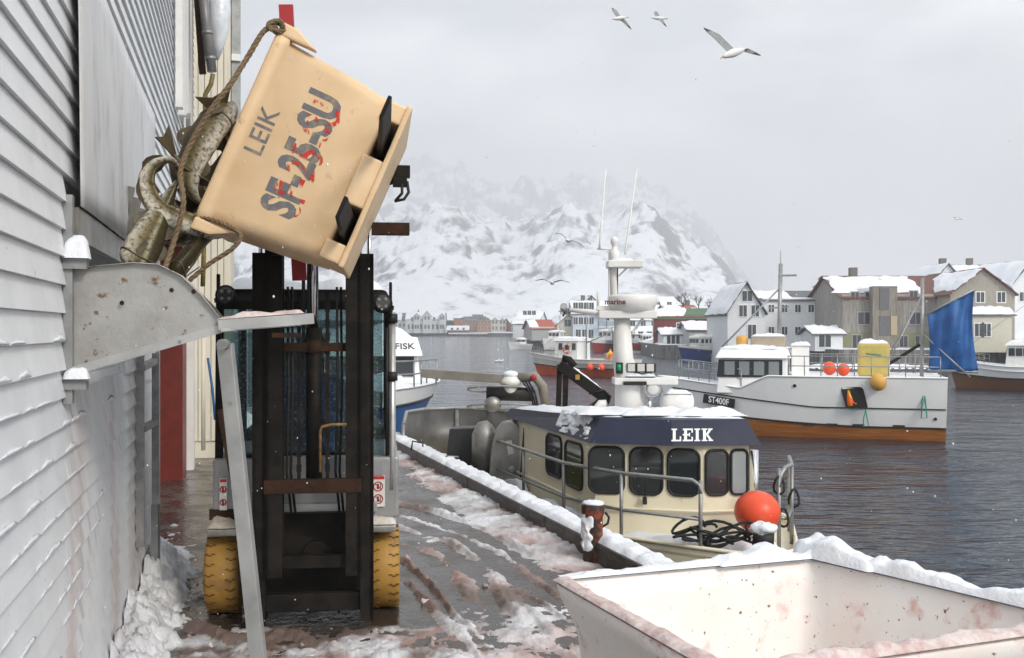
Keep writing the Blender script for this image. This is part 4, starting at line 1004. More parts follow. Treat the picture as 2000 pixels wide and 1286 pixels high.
# --- white and oiled-wood boat in mid harbour
st_, bw_ = V(13.75, 32.7, 0), V(5.5, 35.3, 0)
b1, L1 = boat_at('fishing_boat', 'white fishing boat with varnished wood waterline strip and blue mizzen sail', 'boat', st_, bw_)
sheer1 = lambda t: 2.05 if t < .70 else 2.05 - .62 * min(1, (t - .70) / .03) + max(0, (t - .73)) * 1.3
S1 = hull(b1, L1, 3.4, lambda t: 2.0 if t < .62 else 2.0 - .42 * min(1, (t - .62) / .1) + max(0, t - .72) * 1.1, .6, hull_white, wood_m, 4, .028, stern_w=.93, n_=60, flare=.98, low=lambda t: .42 + .62 * max(0, t - .25) ** 1.5)
L = L1
def hy1(x, z=1.0):
    best = 0
    for i_ in range(len(S1) - 1):
        for sA, sB, f in ((S1[i_], S1[i_ + 1], None),):
            xa = np.interp(z, [q_[2] for q_ in sA], [q_[0] for q_ in sA]); xb = np.interp(z, [q_[2] for q_ in sB], [q_[0] for q_ in sB])
            if xa <= x <= xb:
                ya = np.interp(z, [q_[2] for q_ in sA], [q_[1] for q_ in sA]); yb = np.interp(z, [q_[2] for q_ in sB], [q_[1] for q_ in sB])
                return float(ya + (yb - ya) * (x - xa) / max(1e-6, xb - xa))
    return .05
sl = MB(); 
for sg in (1,): sl.tube([V(x_, hy1(x_, 1.02 + max(0, x_ / L1 - .45) * .9) + .01, 1.02 + max(0, x_ / L1 - .45) * .9) for x_ in np.linspace(.03, L1 * .99, 40)], .022, 6)
sl.build('hull_stripe', black_trim, b1, local=True)
# the wheelhouse stands forward of the high bulwark
def wheelhouse(root, x0, x1, hw, z0, z1, zr, m, roof_m, band=None, lean=.12, over=.1):
    b = MB(); b.hexa([V(x0, -hw, z0), V(x1, -hw, z0), V(x1, hw, z0), V(x0, hw, z0), V(x0, -hw * .94, z1), V(x1 - lean, -hw * .94, z1), V(x1 - lean, hw * .94, z1), V(x0, hw * .94, z1)])
    w_ = b.build('wheelhouse', m, root, local=True, bevel=.03)
    r_ = MB(); r_.hexa([V(x0 - over, -hw - over * .5, z1), V(x1 + over * 1.6 - lean, -hw - over * .5, z1), V(x1 + over * 1.6 - lean, hw + over * .5, z1), V(x0 - over, hw + over * .5, z1), V(x0, -hw * .9, zr), V(x1 - lean, -hw * .9, zr), V(x1 - lean, hw * .9, zr), V(x0, hw * .9, zr)])
    rr_ = r_.build('wheelhouse_roof', roof_m, root, local=True, bevel=.02)
    lsnow(root, x0 - .02, x1 - lean, -hw * .9, hw * .9, zr, .13, x0, rr_)
    return w_
wz0, wz1 = 1.25, 2.42
w1 = wheelhouse(b1, 4.75, 7.0, 1.15, 1.4, 2.55, 2.85, hull_white, hull_white)
bd = MB(); bd.hexa([V(4.9, -1.155, 1.93), V(6.985, -1.155, 1.93), V(6.985, 1.155, 1.93), V(4.9, 1.155, 1.93), V(4.9, -1.105, 2.5), V(6.93, -1.105, 2.5), V(6.93, 1.105, 2.5), V(4.9, 1.105, 2.5)]); bd.build('window_band', black_trim, w1, local=True)
gy = mat('pale_glass', (.20, .22, .23), .08, spec=.6)
for k in range(4):
    xw = 5.0 + k * .47
    for sg in (-1, 1): MB().prism([V(xw, sg * 1.152, 2.0), V(xw + .33, sg * 1.152, 2.0), V(xw + .33, sg * 1.115, 2.44), V(xw, sg * 1.115, 2.44)], V(0, sg * .012, 0)).build('pane', gy, w1, local=True)
for k in range(4):
    yw = -.95 + k * .5; MB().prism([V(6.985, yw, 2.0), V(6.985, yw + .4, 2.0), V(6.935, yw + .4, 2.44), V(6.935, yw, 2.44)], V(.014, 0, 0)).build('pane', glass_dark, w1, local=True)
# door opening in the bulwark with a hand in orange oilskins just inside
dx0, dx1 = 2.3, 3.1
do_y = hy1(2.7, 1.6) + .004
def hatch_ring():
    out = []; P_ = [V(dx0, do_y, 1.02), V(dx1 - .16, do_y, 1.02), V(dx1, do_y, 1.68), V(dx0 + .16, do_y, 1.68)]
    for k in range(4):
        p0, p1, p2 = P_[k - 1], P_[k], P_[(k + 1) % 4]; a_ = p1 + (p0 - p1).normalized() * .1; b_ = p1 + (p2 - p1).normalized() * .1
        out += [a_.lerp(p1, f).lerp(p1.lerp(b_, f), f) for f in (0, .25, .5, .75, 1)]
    return out
MB().prism(hatch_ring(), V(0, .012, 0)).build('side_hatch', dark, b1, local=True)
hr_ = hatch_ring(); MB().tube([q_ + V(0, .012, 0) for q_ in hr_ + hr_[:1]], .015, 6, False).build('hatch_rim', black_trim, b1, local=True)
opn = skin_body('person', [[((2.80, do_y - .01, 1.06), .10), ((2.84, do_y - .01, 1.2), .115), ((2.90, do_y - .01, 1.38), .105), ((2.88, do_y - .01, 1.52), .05), ((2.86, do_y - .01, 1.60), .06)], [((2.90, do_y - .01, 1.38), .105), ((2.78, do_y - .02, 1.30), .05), ((2.70, do_y - .02, 1.18), .04), ((2.62, do_y, 1.16), .03)]], mat('orange_oilskin', (.80, .12, .01), .5, col2=(.60, .62, .02), nscale=4, nlo=.5, nhi=.55), 'person in orange and yellow oilskins working inside the white boat side hatch', 'person')
opn.location = (st_.x, st_.y, WATER); opn.rotation_euler = b1.rotation_euler
# deckhouse boxes, tubs, floats, rails, mast, sail
ln = mat('tan_tarp', (.42, .36, .26), .7, col2=(.34, .28, .2), nscale=3)
c1 = lbox('canister_rack', (4.85, -.6, 2.8), (5.95, .5, 3.25), ln, b1, .06); lsnow(b1, 4.85, 5.95, -.6, .5, 3.25, .12, 3, c1)
MB().lathe(V(6.25, .3, 2.86), [(.15, 0), (.19, .08), (.19, .34), (.12, .42)], 16).build('yellow_drum', yellow_float, b1, local=True)
f1 = lbox('funnel', (4.1, -.5, 1.9), (4.65, .3, 2.95), hull_white, b1, .04); lsnow(b1, 4.05, 4.7, -.55, .35, 2.95, .12, 5, f1)
pts = [(x_, hy1(x_, 2.0) - .06, 2.02) for x_ in np.linspace(.2, 4.7, 10)]; rail(b1, pts, .62, .016)
pts = [(x_, -hy1(x_, 2.0) + .06, 2.02) for x_ in np.linspace(.2, 4.7, 10)]; rail(b1, pts, .62, .016)
pts = [(x_, hy1(x_, 1.6) * .95 - .05, 1.58 + max(0, x_ / L1 - .72) * 1.1) for x_ in np.linspace(6.2, 8.35, 7)]; rail(b1, pts, .6, .016)
pts = [(x_, -(hy1(x_, 1.6) * .95 - .05), 1.58 + max(0, x_ / L1 - .72) * 1.1) for x_ in np.linspace(6.2, 8.35, 7)]; rail(b1, pts, .6, .016)
my0 = .55
MB().tube([V(.62, 0, 1.9), V(.60, 0, 5.15)], .06, 10).build('mizzen_mast', galv, b1, local=True)
for xe, ye in ((1.9, .9), (1.9, -.9)): MB().tube([V(.6, 0, 4.6), V(xe, ye, 2.0)], .025, 6).build('mast_stay', galv, b1, local=True)
boom_a, boom_b = V(.5, .1, 2.2), V(-1.0, .3, 2.15)
MB().tube([boom_a, boom_b], .045, 8).build('boom', galv, b1, local=True)
MB().tube([V(.5, .05, 3.95), V(-.92, .25, 4.75)], .035, 8).build('gaff', galv, b1, local=True)
sail_m = mat('blue_sail', (.005, .065, .24), .55, col2=(.015, .12, .36), nscale=1.4, bump=.25, bscale=4)
sa = MB()
def sailf(u, v):
    lo_ = V(.42, .12, 2.24).lerp(V(-1.02, .32, 2.2), u); hi_ = V(.46, .06, 3.92).lerp(V(-.9, .24, 4.72), u)
    p_ = lo_.lerp(hi_, v); return p_ + V(.16 * math.sin(math.pi * v) * (u - .3), .22 * math.sin(math.pi * v) * math.sin(math.pi * u) + .05 * math.sin(u * 11 + v * 2) + .03 * math.sin(u * 23 - v * 5), -.06 * math.sin(math.pi * u) * (1 - v))
sa.grid(sailf, 44, 24).build('mizzen_sail', sail_m, b1, local=True, solid=.012)
MB().tube([V(.55, .1, 3.3), V(-.75, .55, 2.0)], .025, 6).build('sheet_spar', galv, b1, local=True)
MB().bar(V(.7, .2, 3.0), V(1.9, .5, 2.2), .09, .09).build('derrick', black, b1, local=True)
# foremast behind the wheelhouse
MB().tube([V(5.1, -.3, 2.0), V(5.02, -.3, 5.7)], .07, 10).build('foremast', galv, b1, local=True)
MB().tube([V(5.03, -.3, 4.9), V(6.9, .3, 2.9)], .03, 6).build('mast_stay', galv, b1, local=True)
MB().bar(V(5.1, -.3, 5.3), V(4.5, -.3, 5.3), .12, .06).build('floodlight', galv, b1, local=True)
MB().bar(V(5.4, -.3, 4.2), V(4.75, -.3, 4.25), .05, .05).build('crosstree', galv, b1, local=True)
MB().tube([V(5.02, -.3, 5.7), V(5.02, -.3, 6.15)], .012, 5).build('aerial', galv, b1, local=True)
tw = mat('yellow_tank', (.58, .46, .13), .5, col2=(.5, .4, .12), nscale=4)
by1 = b1
yt = thing('water_tank', 'yellow plastic tank on the aft deck of the white boat', 'tank', WORLD[b1] @ V(2.1, .5, 2.0), b1.rotation_euler.z)
MB().span((-.48, -.45, 0), (.48, .45, 1.05)).build('tank_body', tw, yt, local=True, bevel=.09); lsnow(yt, -.44, .44, -.4, .4, 1.04, .13, 8)
MB().tube([V(-.49, -.3, .7), V(-.2, .47, .68), V(.2, .47, .72), V(.49, .3, .7)], .015, 6).build('lashing', green_rope, yt, local=True)
for k, (x_, z_) in enumerate(((3.45, 2.24), (3.02, 2.2))):
    MB().ball(WORLD[b1] @ V(x_, .95, z_),   .205 - .015 * k, 16, 12, (1, 1, 1.08)).build('float', orange_float, label=('larger' if k == 0 else 'smaller') + ' orange float of the pair behind the white boat railing', cat='float', group='orange floats on the white boat')
MB().ball(WORLD[b1] @ V(2.0, hy1(2.0, 1.9) + .17, 1.86), .25, 16, 12, (1, 1, 1.08)).build('float', yellow_float, label='ochre yellow float hanging on the white boat hull side', cat='float')
for x_, z0_, z1_ in ((.65, .75, 1.75), (2.35, .45, 1.0)):
    yy = hy1(x_, 1.2) + .05
    MB().tube([V(x_, yy, z1_), V(x_ + .07, yy, (z0_ + z1_) / 2), V(x_ + .09, yy, z0_), V(x_ - .07, yy, z0_ + .02), V(x_ - .03, yy, (z0_ + z1_) / 2), V(x_ + .02, yy, z1_)], .022, 6).build('rope_loop', green_rope, b1, local=True)
for x_, z_, r_ in ((4.5, 1.7, .055), (.32, .72, .05)): MB().lathe(V(x_, hy1(x_, z_) + .002, z_), [(r_, 0), (r_, -.02)], 12, 'y').build('porthole', black_trim, b1, local=True)
for x_ in (3.9, 3.2, 2.4, 1.2): lbox('scupper', (x_, hy1(x_, .5) - .05, .42), (x_ + .35, hy1(x_, .5) + .02, .50), black_trim, b1)
# registration board
rx, rz_ = 7.0, .93
pA, pB = V(7.45, hy1(7.35, 1.35) + .14, 1.20), V(6.40, hy1(6.40, 1.21) + .14, 1.06)
xd = (WORLD[b1].to_3x3() @ (pB - pA)).normalized(); ctr = WORLD[b1] @ ((pA + pB) / 2)
up_ = V(0, 0, 1); nz_ = xd.cross(up_)
MB().bar(pA, pB, .03, .30).build('name_board', black_trim, b1, local=True)
text_part('registration', 'ST400F', .29, letter_white, b1, frame_m(ctr + (nz_ * .02 if nz_.y < 0 else nz_ * -.02), xd, up_), .004, .003, .82)

# --- generic small boats further off
def small_boat(name, label, stern, bow, B_, fb, m_up, m_low, house=(.35, .6, .9, 1.2), hm=None, roof=None, sheer_up=.6, split=4, mast=True, group='boats moored in the harbour'):
    r_, L_ = boat_at(name, label, 'boat', stern, bow, group)
    S_ = hull(r_, L_, B_, lambda t: fb + sheer_up * max(0, t - .4) ** 1.6 * 1.6, .5, m_up, m_low, split, .05, rail_h=.25)
    h0, h1, hw, hh = house
    w_ = wheelhouse(r_, h0 * L_, h1 * L_, hw, fb - .2, fb + hh, fb + hh + .2, hm or white_paint, roof or white_paint, lean=.15)
    nw = 3
    for k in range(nw):
        xw = h0 * L_ + .15 + k * ((h1 - h0) * L_ - .3) / nw
        for sg in (-1, 1): MB().prism([V(xw, sg * hw * .985, fb + hh * .52), V(xw + .32, sg * hw * .985, fb + hh * .52), V(xw + .32, sg * hw * .955, fb + hh * .88), V(xw, sg * hw * .955, fb + hh * .88)], V(0, sg * .02, 0)).build('pane', glass_dark, w_, local=True)
        yw = -hw + .12 + k * (2 * hw - .2) / nw
        MB().prism([V(h1 * L_ - .05, yw, fb + hh * .52), V(h1 * L_ - .05, yw + .5, fb + hh * .52), V(h1 * L_ - .13, yw + .5, fb + hh * .88), V(h1 * L_ - .13, yw, fb + hh * .88)], V(.03, 0, 0)).build('pane', glass_dark, w_, local=True)
    if mast:
        MB().tube([V(h0 * L_ - .2, 0, fb), V(h0 * L_ - .25, 0, fb + 4.2)], .06, 7).build('mast', galv, r_, local=True)
        MB().tube([V(h0 * L_ - .2, 0, fb + 1.2), V(.1 * L_, 0, fb + 2.4)], .045, 6).build('boom', galv, r_, local=True)
        MB().tube([V(h0 * L_ - .25, 0, fb + 4.1), V(.93 * L_, 0, fb + .8)], .014, 5).build('mast_stay', galv, r_, local=True)
        MB().tube([V(h0 * L_ - .25, 0, fb + 4.1), V(.03 * L_, 0, fb + .3)], .014, 5).build('mast_stay', galv, r_, local=True)
    pts = [(S_[i][8][0], S_[i][8][1] * .95, S_[i][8][2]) for i in (15, 17, 19, 21)]
    rail(r_, pts, .5, .016); rail(r_, [(a_, -b_, c_) for a_, b_, c_ in pts], .5, .016)
    lbox('winch', (.2 * L_, -.4, fb - .2), (.2 * L_ + .6, .4, fb + .5), galv, r_, .05)
    return r_, L_, S_
hull_orange = mat('hull_orange', (.50, .075, .012), .4, col2=(.36, .05, .012), nscale=1.2); hull_blue = mat('hull_blue', (.012, .04, .20), .35); hull_red = mat('hull_red', (.34, .03, .025), .4)
off_white = mat('off_white_hull', (.60, .59, .54), .4, col2=(.52, .5, .45), nscale=1)
def wpt(px, d): return V((px - 1000) / FPX * d, d, 0)
ob, OL, OS = small_boat('fishing_boat', 'small cream and orange fishing boat under way with a lifebuoy', wpt(1240, 74), wpt(1047, 79), 2.9, 1.25, off_white, hull_orange, (.50, .74, .95, 1.35), split=5)
lbq = WORLD[ob]
lr = MB(); lr.tube([V(.60 * OL + .33 * math.cos(k * math.pi / 10), .98, 2.05 + .33 * math.sin(k * math.pi / 10)) for k in range(21)], .075, 8, False); lr.build('lifebuoy', mat('lifebuoy', (.60, .10, .05), .5, col2=(.7, .68, .65), nscale=3, nlo=.5, nhi=.52), ob, local=True)
for k, f in enumerate((.33, .22)):
    MB().ball(lbq @ V(f * OL, 1.52, .72), .27, 12, 9).build('float', orange_float, label=('forward' if k == 0 else 'aft') + ' pink-orange float hung on the side of the small orange boat', cat='float', group='floats on the small orange boat')
op = skin_body('person', [[((0, 0, 0), .14), ((0, 0, .3), .17), ((0, .02, .52), .14), ((0, .03, .68), .06), ((0, .03, .8), .10)], [((0, .02, .52), .14), ((.22, -.05, .4), .07), ((.3, -.2, .2), .05)], [((0, .02, .52), .14), ((-.22, -.05, .4), .07), ((-.28, -.2, .2), .05)]], MATS['orange_oilskin'], 'person in orange oilskins bending over the side of the small orange boat', 'person')
op.location = lbq @ V(.20 * OL, .55, 1.25)
small_boat('fishing_boat', 'blue and white fishing boat moored by the snowy sheds', wpt(1426, 113.5), wpt(1330, 111), 2.9, 1.35, hull_white, hull_blue, (.45, .75, 1.0, 1.2), split=7, mast=False)
small_boat('fishing_boat', 'white fishing boat with a red band moored below the red house', wpt(1297, 147), wpt(1215, 147), 3.0, 1.3, hull_red, hull_white, (.3, .55, .9, 1.3), split=4)
small_boat('fishing_boat', 'red hulled fishing boat moored before the pale blue house', wpt(1215, 160), wpt(1158, 150), 3.2, 1.7, hull_white, hull_red, (.3, .6, 1.1, 1.5), split=6)
small_boat('fishing_boat', 'grey-white fishing boat moored beside the piled grey boathouse', wpt(1100, 176), wpt(1062, 165), 3.0, 1.6, hull_white, hull_red, (.2, .5, 1.0, 1.4), split=2)
small_boat('fishing_boat', 'small white boat moored left of the piled boathouse', wpt(1035, 178), wpt(995, 176), 2.6, .9, hull_white, hull_white, (.3, .6, .8, .8), split=2, mast=False)
small_boat('fishing_boat', 'white boat with brown wooden bottom moored at the right edge', wpt(2075, 58), wpt(1862, 61), 3.0, 1.35, hull_white, mat('brown_hull', (.16, .07, .03), .5), (.25, .5, 1.0, 1.2), split=5)
small_boat('fishing_boat', 'grey snow-laden boat moored behind the bow of the white boat', wpt(1466, 107), wpt(1412, 109), 2.6, 1.1, mat('grey_hull', (.35, .36, .37), .5), hull_white, (.3, .6, .8, 1.0), split=3)

# --- blue and white boat beyond the end of the quay
b2, L2 = boat_at('fishing_boat', 'blue hulled boat with white cabin half hidden behind the forklift', 'boat', wpt(708, 31), wpt(742, 20.6))
deep_blue = mat('deep_blue_hull', (.008, .085, .27), .35, col2=(.006, .065, .22), nscale=1)
S2 = hull(b2, L2, 3.5, lambda t: 2.2 + .15 * max(0, t - .4), .6, hull_white, deep_blue, 7, .03, flare=.55)
wf = L2 * .64
w2 = wheelhouse(b2, L2 * .2, wf, 1.18, 1.9, 2.95, 3.0, hull_white, hull_white, lean=.22)
vis = MB(); vis.hexa([V(L2 * .2, -1.2, 2.86), V(wf + .12, -1.2, 2.86), V(wf + .12, 1.2, 2.86), V(L2 * .2, 1.2, 2.86), V(L2 * .2, -1.1, 3.30), V(wf - .22, -1.1, 3.30), V(wf - .22, 1.1, 3.30), V(L2 * .2, 1.1, 3.30)]); vz = vis.build('visor', hull_white, b2, local=True, bevel=.02)
lsnow(b2, L2 * .22, wf - .25, -1.0, 1.0, 3.30, .26, 4, vz)
for k in range(4):
    y_ = -1.02 + k * .53; MB().prism([V(wf - .075, y_, 2.36), V(wf - .075, y_ + .44, 2.36), V(wf - .185, y_ + .44, 2.82), V(wf - .185, y_, 2.82)], V(.03, 0, .008)).build('pane', glass_dark, w2, local=True)
sd_ = V(-.34, 0, .44).normalized()
text_part('name', 'YFISK', .25, mat('letter_dark', (.05, .06, .07), .5), b2, WORLD[b2] @ frame_m(V(wf - .045, .70, 3.08), V(0, 1, 0), sd_), .003, .006, 1.05)
pts = [(x_, -max(.05, S2[int(x_ / L2 * 22)][8][1] - .05), S2[int(x_ / L2 * 22)][8][2]) for x_ in np.linspace(L2 * .66, L2 * .97, 6)]; rail(b2, pts, .55, .018); rail(b2, [(a_, -b_, c_) for a_, b_, c_ in pts], .55, .018)
lsnow(b2, L2 * .70, L2 * .86, -.8, .8, 2.22, .25, 11)
# ------------------------------------------------------------------ cream and navy boat moored at the quay
lk = thing('fishing_boat', 'cream wheelhouse boat with navy roof band moored against the quay', 'boat', (1.4, 12.0, WATER))
DZ = -.27
left = [(-1.62, 17.6), (-1.25, 16.3), (-.80, 15.0), (-.30, 13.5), (.08, 12.4), (.50, 11.1), (1.05, 10.28), (1.75, 9.74), (2.1, 9.5)]
right = [(2.42, 9.40), (2.66, 9.62), (2.80, 10.1), (3.05, 11.2), (2.9, 13.0), (2.3, 15.2), (1.3, 17.6), (-.2, 18.6)]
outl = [V(x_, y_, 0) for x_, y_ in left + right]
ctr_ = sum(outl, V(0, 0, 0)) / len(outl)
hb = MB(); hb.rings([[V(*(ctr_ + (q_ - ctr_) * sc_)[:2], z_) for q_ in outl] for z_, sc_ in ((DZ + .07, 1.0), (DZ - .1, 1.0), (DZ - .55, .97), (DZ - 1.0, .93), (WATER - .3, .84))], False, True)
hb.build('hull', cream, lk)
MB().prism([V(q_.x, q_.y, DZ - .03) for q_ in outl], (0, 0, .03)).build('deck', cream, lk)
MB().tube([V(q_.x, q_.y, DZ + .07) for q_ in outl + outl[:1]], .022, 6).build('toe_rail', cream, lk)
wall_o = [V(-.02, 13.7, 0), V(.865, 10.66, 0), V(1.95, 10.42, 0), V(2.43, 10.50, 0), V(2.62, 13.4, 0)]
fas_o = [V(-.10, 13.8, 0), V(.80, 10.58, 0), V(1.63, 10.33, 0), V(2.53, 10.39, 0), V(2.76, 13.45, 0)]
top_o = [V(-.02, 13.7, 0), V(.93, 10.74, 0), V(1.63, 10.50, 0), V(2.42, 10.54, 0), V(2.40, 13.35, 0)]
MB().prism([V(q_.x, q_.y, DZ - .02) for q_ in wall_o], (0, 0, .72 - DZ + .02)).build('wheelhouse', cream, lk)
MB().rings([[q_ + V(0, 0, .70) for q_ in fas_o], [q_ + V(0, 0, .82 if i_ in (0, 4) else .95) for i_, q_ in enumerate(top_o)]], True, False).build('roof_band', navy, lk)
MB().tube([q_ + V(0, 0, .03) for q_ in [wall_o[0] + V(-.03, -.02, 0), wall_o[1] + V(-.03, -.04, 0), wall_o[2] + V(0, -.045, 0), wall_o[3] + V(.03, -.03, 0)]], .016, 6).build('half_round', cream, lk)
rsn = MB()
snow_slab(rsn, V(.0, 13.65, .82), V(2.4, 13.3, .82), V(2.38, 10.6, .95), V(.95, 10.8, .95), .05, 40, 34, 3.3, rag=.25, fall=.12)
for k, (x_, y_) in enumerate(((1.05, 11.05), (2.05, 10.9), (1.5, 10.95))):
    snow_slab(rsn, V(x_ - .35, y_ - .22, .97), V(x_ + .4, y_ - .22, .97), V(x_ + .4, y_ + .3, .97), V(x_ - .35, y_ + .3, .97), .075, 18, 14, k * 2.3, rag=.5, fall=.45)
rsn.build('roof_snow', snow, lk)
# snow stuck to the navy band
bsn = MB()
def stuck(u, v):
    A_, B_ = fas_o[0].lerp(fas_o[1], .62 + .36 * u), top_o[0].lerp(top_o[1], .62 + .36 * u)
    p_ = (A_ + V(0, 0, .70)).lerp(B_ + V(0, 0, .95), .1 + .9 * v); e = max(0, noise.fractal(V(u * 5, v * 3, 4), 1, 2, 4) * 1.3 + .22 + .35 * v - 2.6 * abs(u - .5) ** 2)
    return p_ + V(-.93, -.26, .3) * (min(.03, max(0, e - .22) * .09) - .012)
bsn.grid(stuck, 90, 34).build('stuck_snow', snow, lk)
def rrect(o, ux, z0, z1, hw, nrm, r, off, k=5):
    out = []; hz_ = (z1 - z0) / 2; c = o + V(0, 0, (z0 + z1) / 2)
    for cx, cz, a0 in ((hw - r, hz_ - r, 0), (-hw + r, hz_ - r, 90), (-hw + r, -hz_ + r, 180), (hw - r, -hz_ + r, 270)):
        for i in range(k + 1):
            a = math.radians(a0 + 90 * i / k); out.append(c + ux * (cx + r * math.cos(a)) + V(0, 0, cz + r * math.sin(a)) + nrm * off)
    return out
def lwin(A_, B_, x0, x1, z0, z1, m=glass_dark):
    """window between two pixel columns on the wall line A-B"""
    def hit(px):
        t_ = (px - 1000) / FPX; d = B_ - A_; s_ = (t_ * A_.y - A_.x) / (d.x - t_ * d.y); return A_ + d * s_
    p0, p1 = hit(x0), hit(x1); c = (p0 + p1) / 2; ux = (p1 - p0).normalized(); nrm = V(ux.y, -ux.x, 0); hw = (p1 - p0).length / 2
    pn = MB().prism(rrect(c, ux, z0, z1, hw, nrm, min(.09, hw * .6), .002), nrm * .008).build('window', m, lk)
    q_ = rrect(c, ux, z0, z1, hw, nrm, min(.09, hw * .6), .012); MB().tube(q_ + q_[:1], .015, 6, False).build('gasket', rubber, pn)
wint = mat('window_dim', (.035, .04, .042), .07, spec=.7); wint2 = mat('window_pale', (.30, .33, .34), .1, spec=.6); wint3 = mat('window_olive', (.07, .08, .03), .08, spec=.6)
lwin(wall_o[1], wall_o[2], 1151, 1219, .18, .655, wint); lwin(wall_o[1], wall_o[2], 1231, 1294, .18, .655, wint); lwin(wall_o[1], wall_o[2], 1305, 1366, .18, .65, glass_dark)
lwin(wall_o[2], wall_o[3], 1378, 1421, .19, .645, wint); lwin(wall_o[2], wall_o[3], 1427, 1459, .19, .645, wint2)
lwin(wall_o[0], wall_o[1], 1069, 1098, .17, .64, wint); lwin(wall_o[0], wall_o[1], 1106, 1139, .14, .63, wint3)
MB().tube([V(1.36, 10.50, .10), V(1.365, 10.47, .28), V(1.37, 10.47, .44)], .008, 6).build('wiper', rubber, lk)
MB().box(V(1.36, 10.49, .12), (.04, .05, .07)).build('wiper_motor', rubber, lk)
# slab letters on the band
def slab_letter(ch, x, h, w):
    t_ = h * .20; s_ = h * .10; bars = []
    if ch in 'LEIK': bars.append((x + (w - t_) / 2 if ch == 'I' else x + s_, 0, x + (w + t_) / 2 if ch == 'I' else x + s_ + t_, h))
    if ch == 'I': bars += [(x, 0, x + w, s_), (x, h - s_, x + w, h)]
    if ch == 'L': bars += [(x, 0, x + w, s_ * 1.2), (x, h - s_, x + t_ + 2 * s_, h), (x + w - s_, 0, x + w, h * .38)]
    if ch == 'E': bars += [(x, 0, x + w, s_ * 1.2), (x, h - s_ * 1.2, x + w, h), (x + w - s_, 0, x + w, h * .34), (x + w - s_, h * .68, x + w, h), (x, h * .45, x + w * .7, h * .57), (x + w * .62, h * .36, x + w * .72, h * .66)]
    if ch == 'K': bars += [(x, 0, x + t_ + 2 * s_, s_), (x, h - s_, x + t_ + 2 * s_, h), (x + w * .66, h - s_, x + w * 1.08, h), (x + w * .66, 0, x + w * 1.12, s_)]
    return bars
fA, fB = fas_o[2], fas_o[3]; tA, tB = top_o[2], top_o[3]
def band_pt(px, v):
    def onl(a_, b_):
        t_ = (px - 1000) / FPX; d = b_ - a_; s_ = (t_ * a_.y - a_.x) / (d.x - t_ * d.y); return a_ + d * s_
    return (onl(fA, fB) + V(0, 0, .70)).lerp(onl(tA, tB) + V(0, 0, .95), v)
o0 = band_pt(1311, .16); xdir = (band_pt(1390, .16) - o0); Wd = xdir.length; xdir.normalize(); ydir = (band_pt(1340, .80) - band_pt(1340, .16)).normalized(); zdir = xdir.cross(ydir)
hgt_ = .145; cw = [.24, .25, .14, .25]; xx = 0
for chh, w_ in zip('LEIK', cw):
    w_ = w_ * Wd * 1.0; g = MB()
    for i_, (x0, y0, x1, y1) in enumerate(slab_letter(chh, xx, hgt_, w_)):
        q_ = [o0 + xdir * a_ + ydir * b_ + zdir * (.003 + .0005 * i_) for a_, b_ in ((x0, y0), (x1, y0), (x1, y1), (x0, y1))]; g.prism(q_, zdir * .006)
    if chh == 'K':
        t_ = hgt_ * .2; s_ = hgt_ * .1
        for (a0, b0), (a1, b1) in (((xx + s_ + t_, hgt_ * .42), (xx + w_ * .9, hgt_ * .97)), ((xx + w_ * .42, hgt_ * .62), (xx + w_ * .95, .02 * hgt_))):
            g.prism([o0 + xdir * (a0 - .012) + ydir * b0 + zdir * .0035, o0 + xdir * (a0 + .014) + ydir * b0 + zdir * .0035, o0 + xdir * (a1 + .014) + ydir * b1 + zdir * .0035, o0 + xdir * (a1 - .014) + ydir * b1 + zdir * .0035], zdir * .006)
    g.build('letter', letter_white, lk); xx += w_ + .04 * Wd
# rails
rp_ = [V(-.24, 13.45, DZ), V(.14, 12.35, DZ), V(.56, 11.1, DZ), V(1.10, 10.30, DZ), V(1.80, 9.78, DZ)]
for q_ in rp_: MB().tube([q_, q_ + V(0, 0, .70)], .019, 8).build('stanchion', galv, lk)
e_ = rp_[-1]
MB().tube([q_ + V(0, 0, .70) for q_ in rp_[:-1]] + [e_ + V(-.07, .04, .70), e_ + V(-.01, 0, .66), e_ + V(0, 0, .58)], .021, 8).build('hand_rail', galv, lk)
MB().tube([q_ + V(0, 0, .33) for q_ in rp_], .016, 8).build('mid_rail', galv, lk)
pp = [V(2.62, 10.05, DZ), V(2.80, 10.25, DZ), V(2.95, 10.9, DZ)]
for q_ in pp: MB().tube([q_ + V(0, 0, -.02), q_ + V(0, 0, .78)], .021, 8).build('stanchion', galv, lk)
MB().tube([pp[0] + V(0, 0, .60), pp[0] + V(.02, .01, .72), pp[0] + V(.08, .07, .78), pp[1] + V(0, 0, .79), pp[2] + V(0, 0, .79)], .022, 8).build('hand_rail', galv, lk)
MB().tube([pp[0] + V(0, 0, .3), pp[0] + V(.1, .05, .28), pp[1] + V(0, 0, .36), pp[2] + V(0, 0, .36)], .018, 8).build('mid_rail', galv, lk)
MB().tube([V(2.72, 11.5, DZ), V(2.72, 11.5, .52)], .05, 12).build('steel_post', chrome, lk)
for k in range(3):
    c = pp[k % 2] + V(.02 * k, 0, .62 - .16 * k); MB().tube([c + V(.05 * math.cos(a_), .04 * math.sin(a_ * 2), .09 * math.sin(a_)) for a_ in np.linspace(0, 6.3, 14)], .013, 6).build('lashing', black_rope, lk)
ds = MB()
snow_slab(ds, V(.9, 10.6, DZ), V(1.85, 9.78, DZ), V(2.6, 9.9, DZ), V(2.4, 10.45, DZ), .10, 26, 18, 6.1, rag=.5, fall=.25)
snow_slab(ds, V(-.2, 13.5, DZ), V(.65, 11.0, DZ), V(.85, 10.8, DZ), V(.0, 13.5, DZ), .22, 30, 12, 8.1, rag=.4, fall=.3)
ds.build('deck_snow', snow, lk)
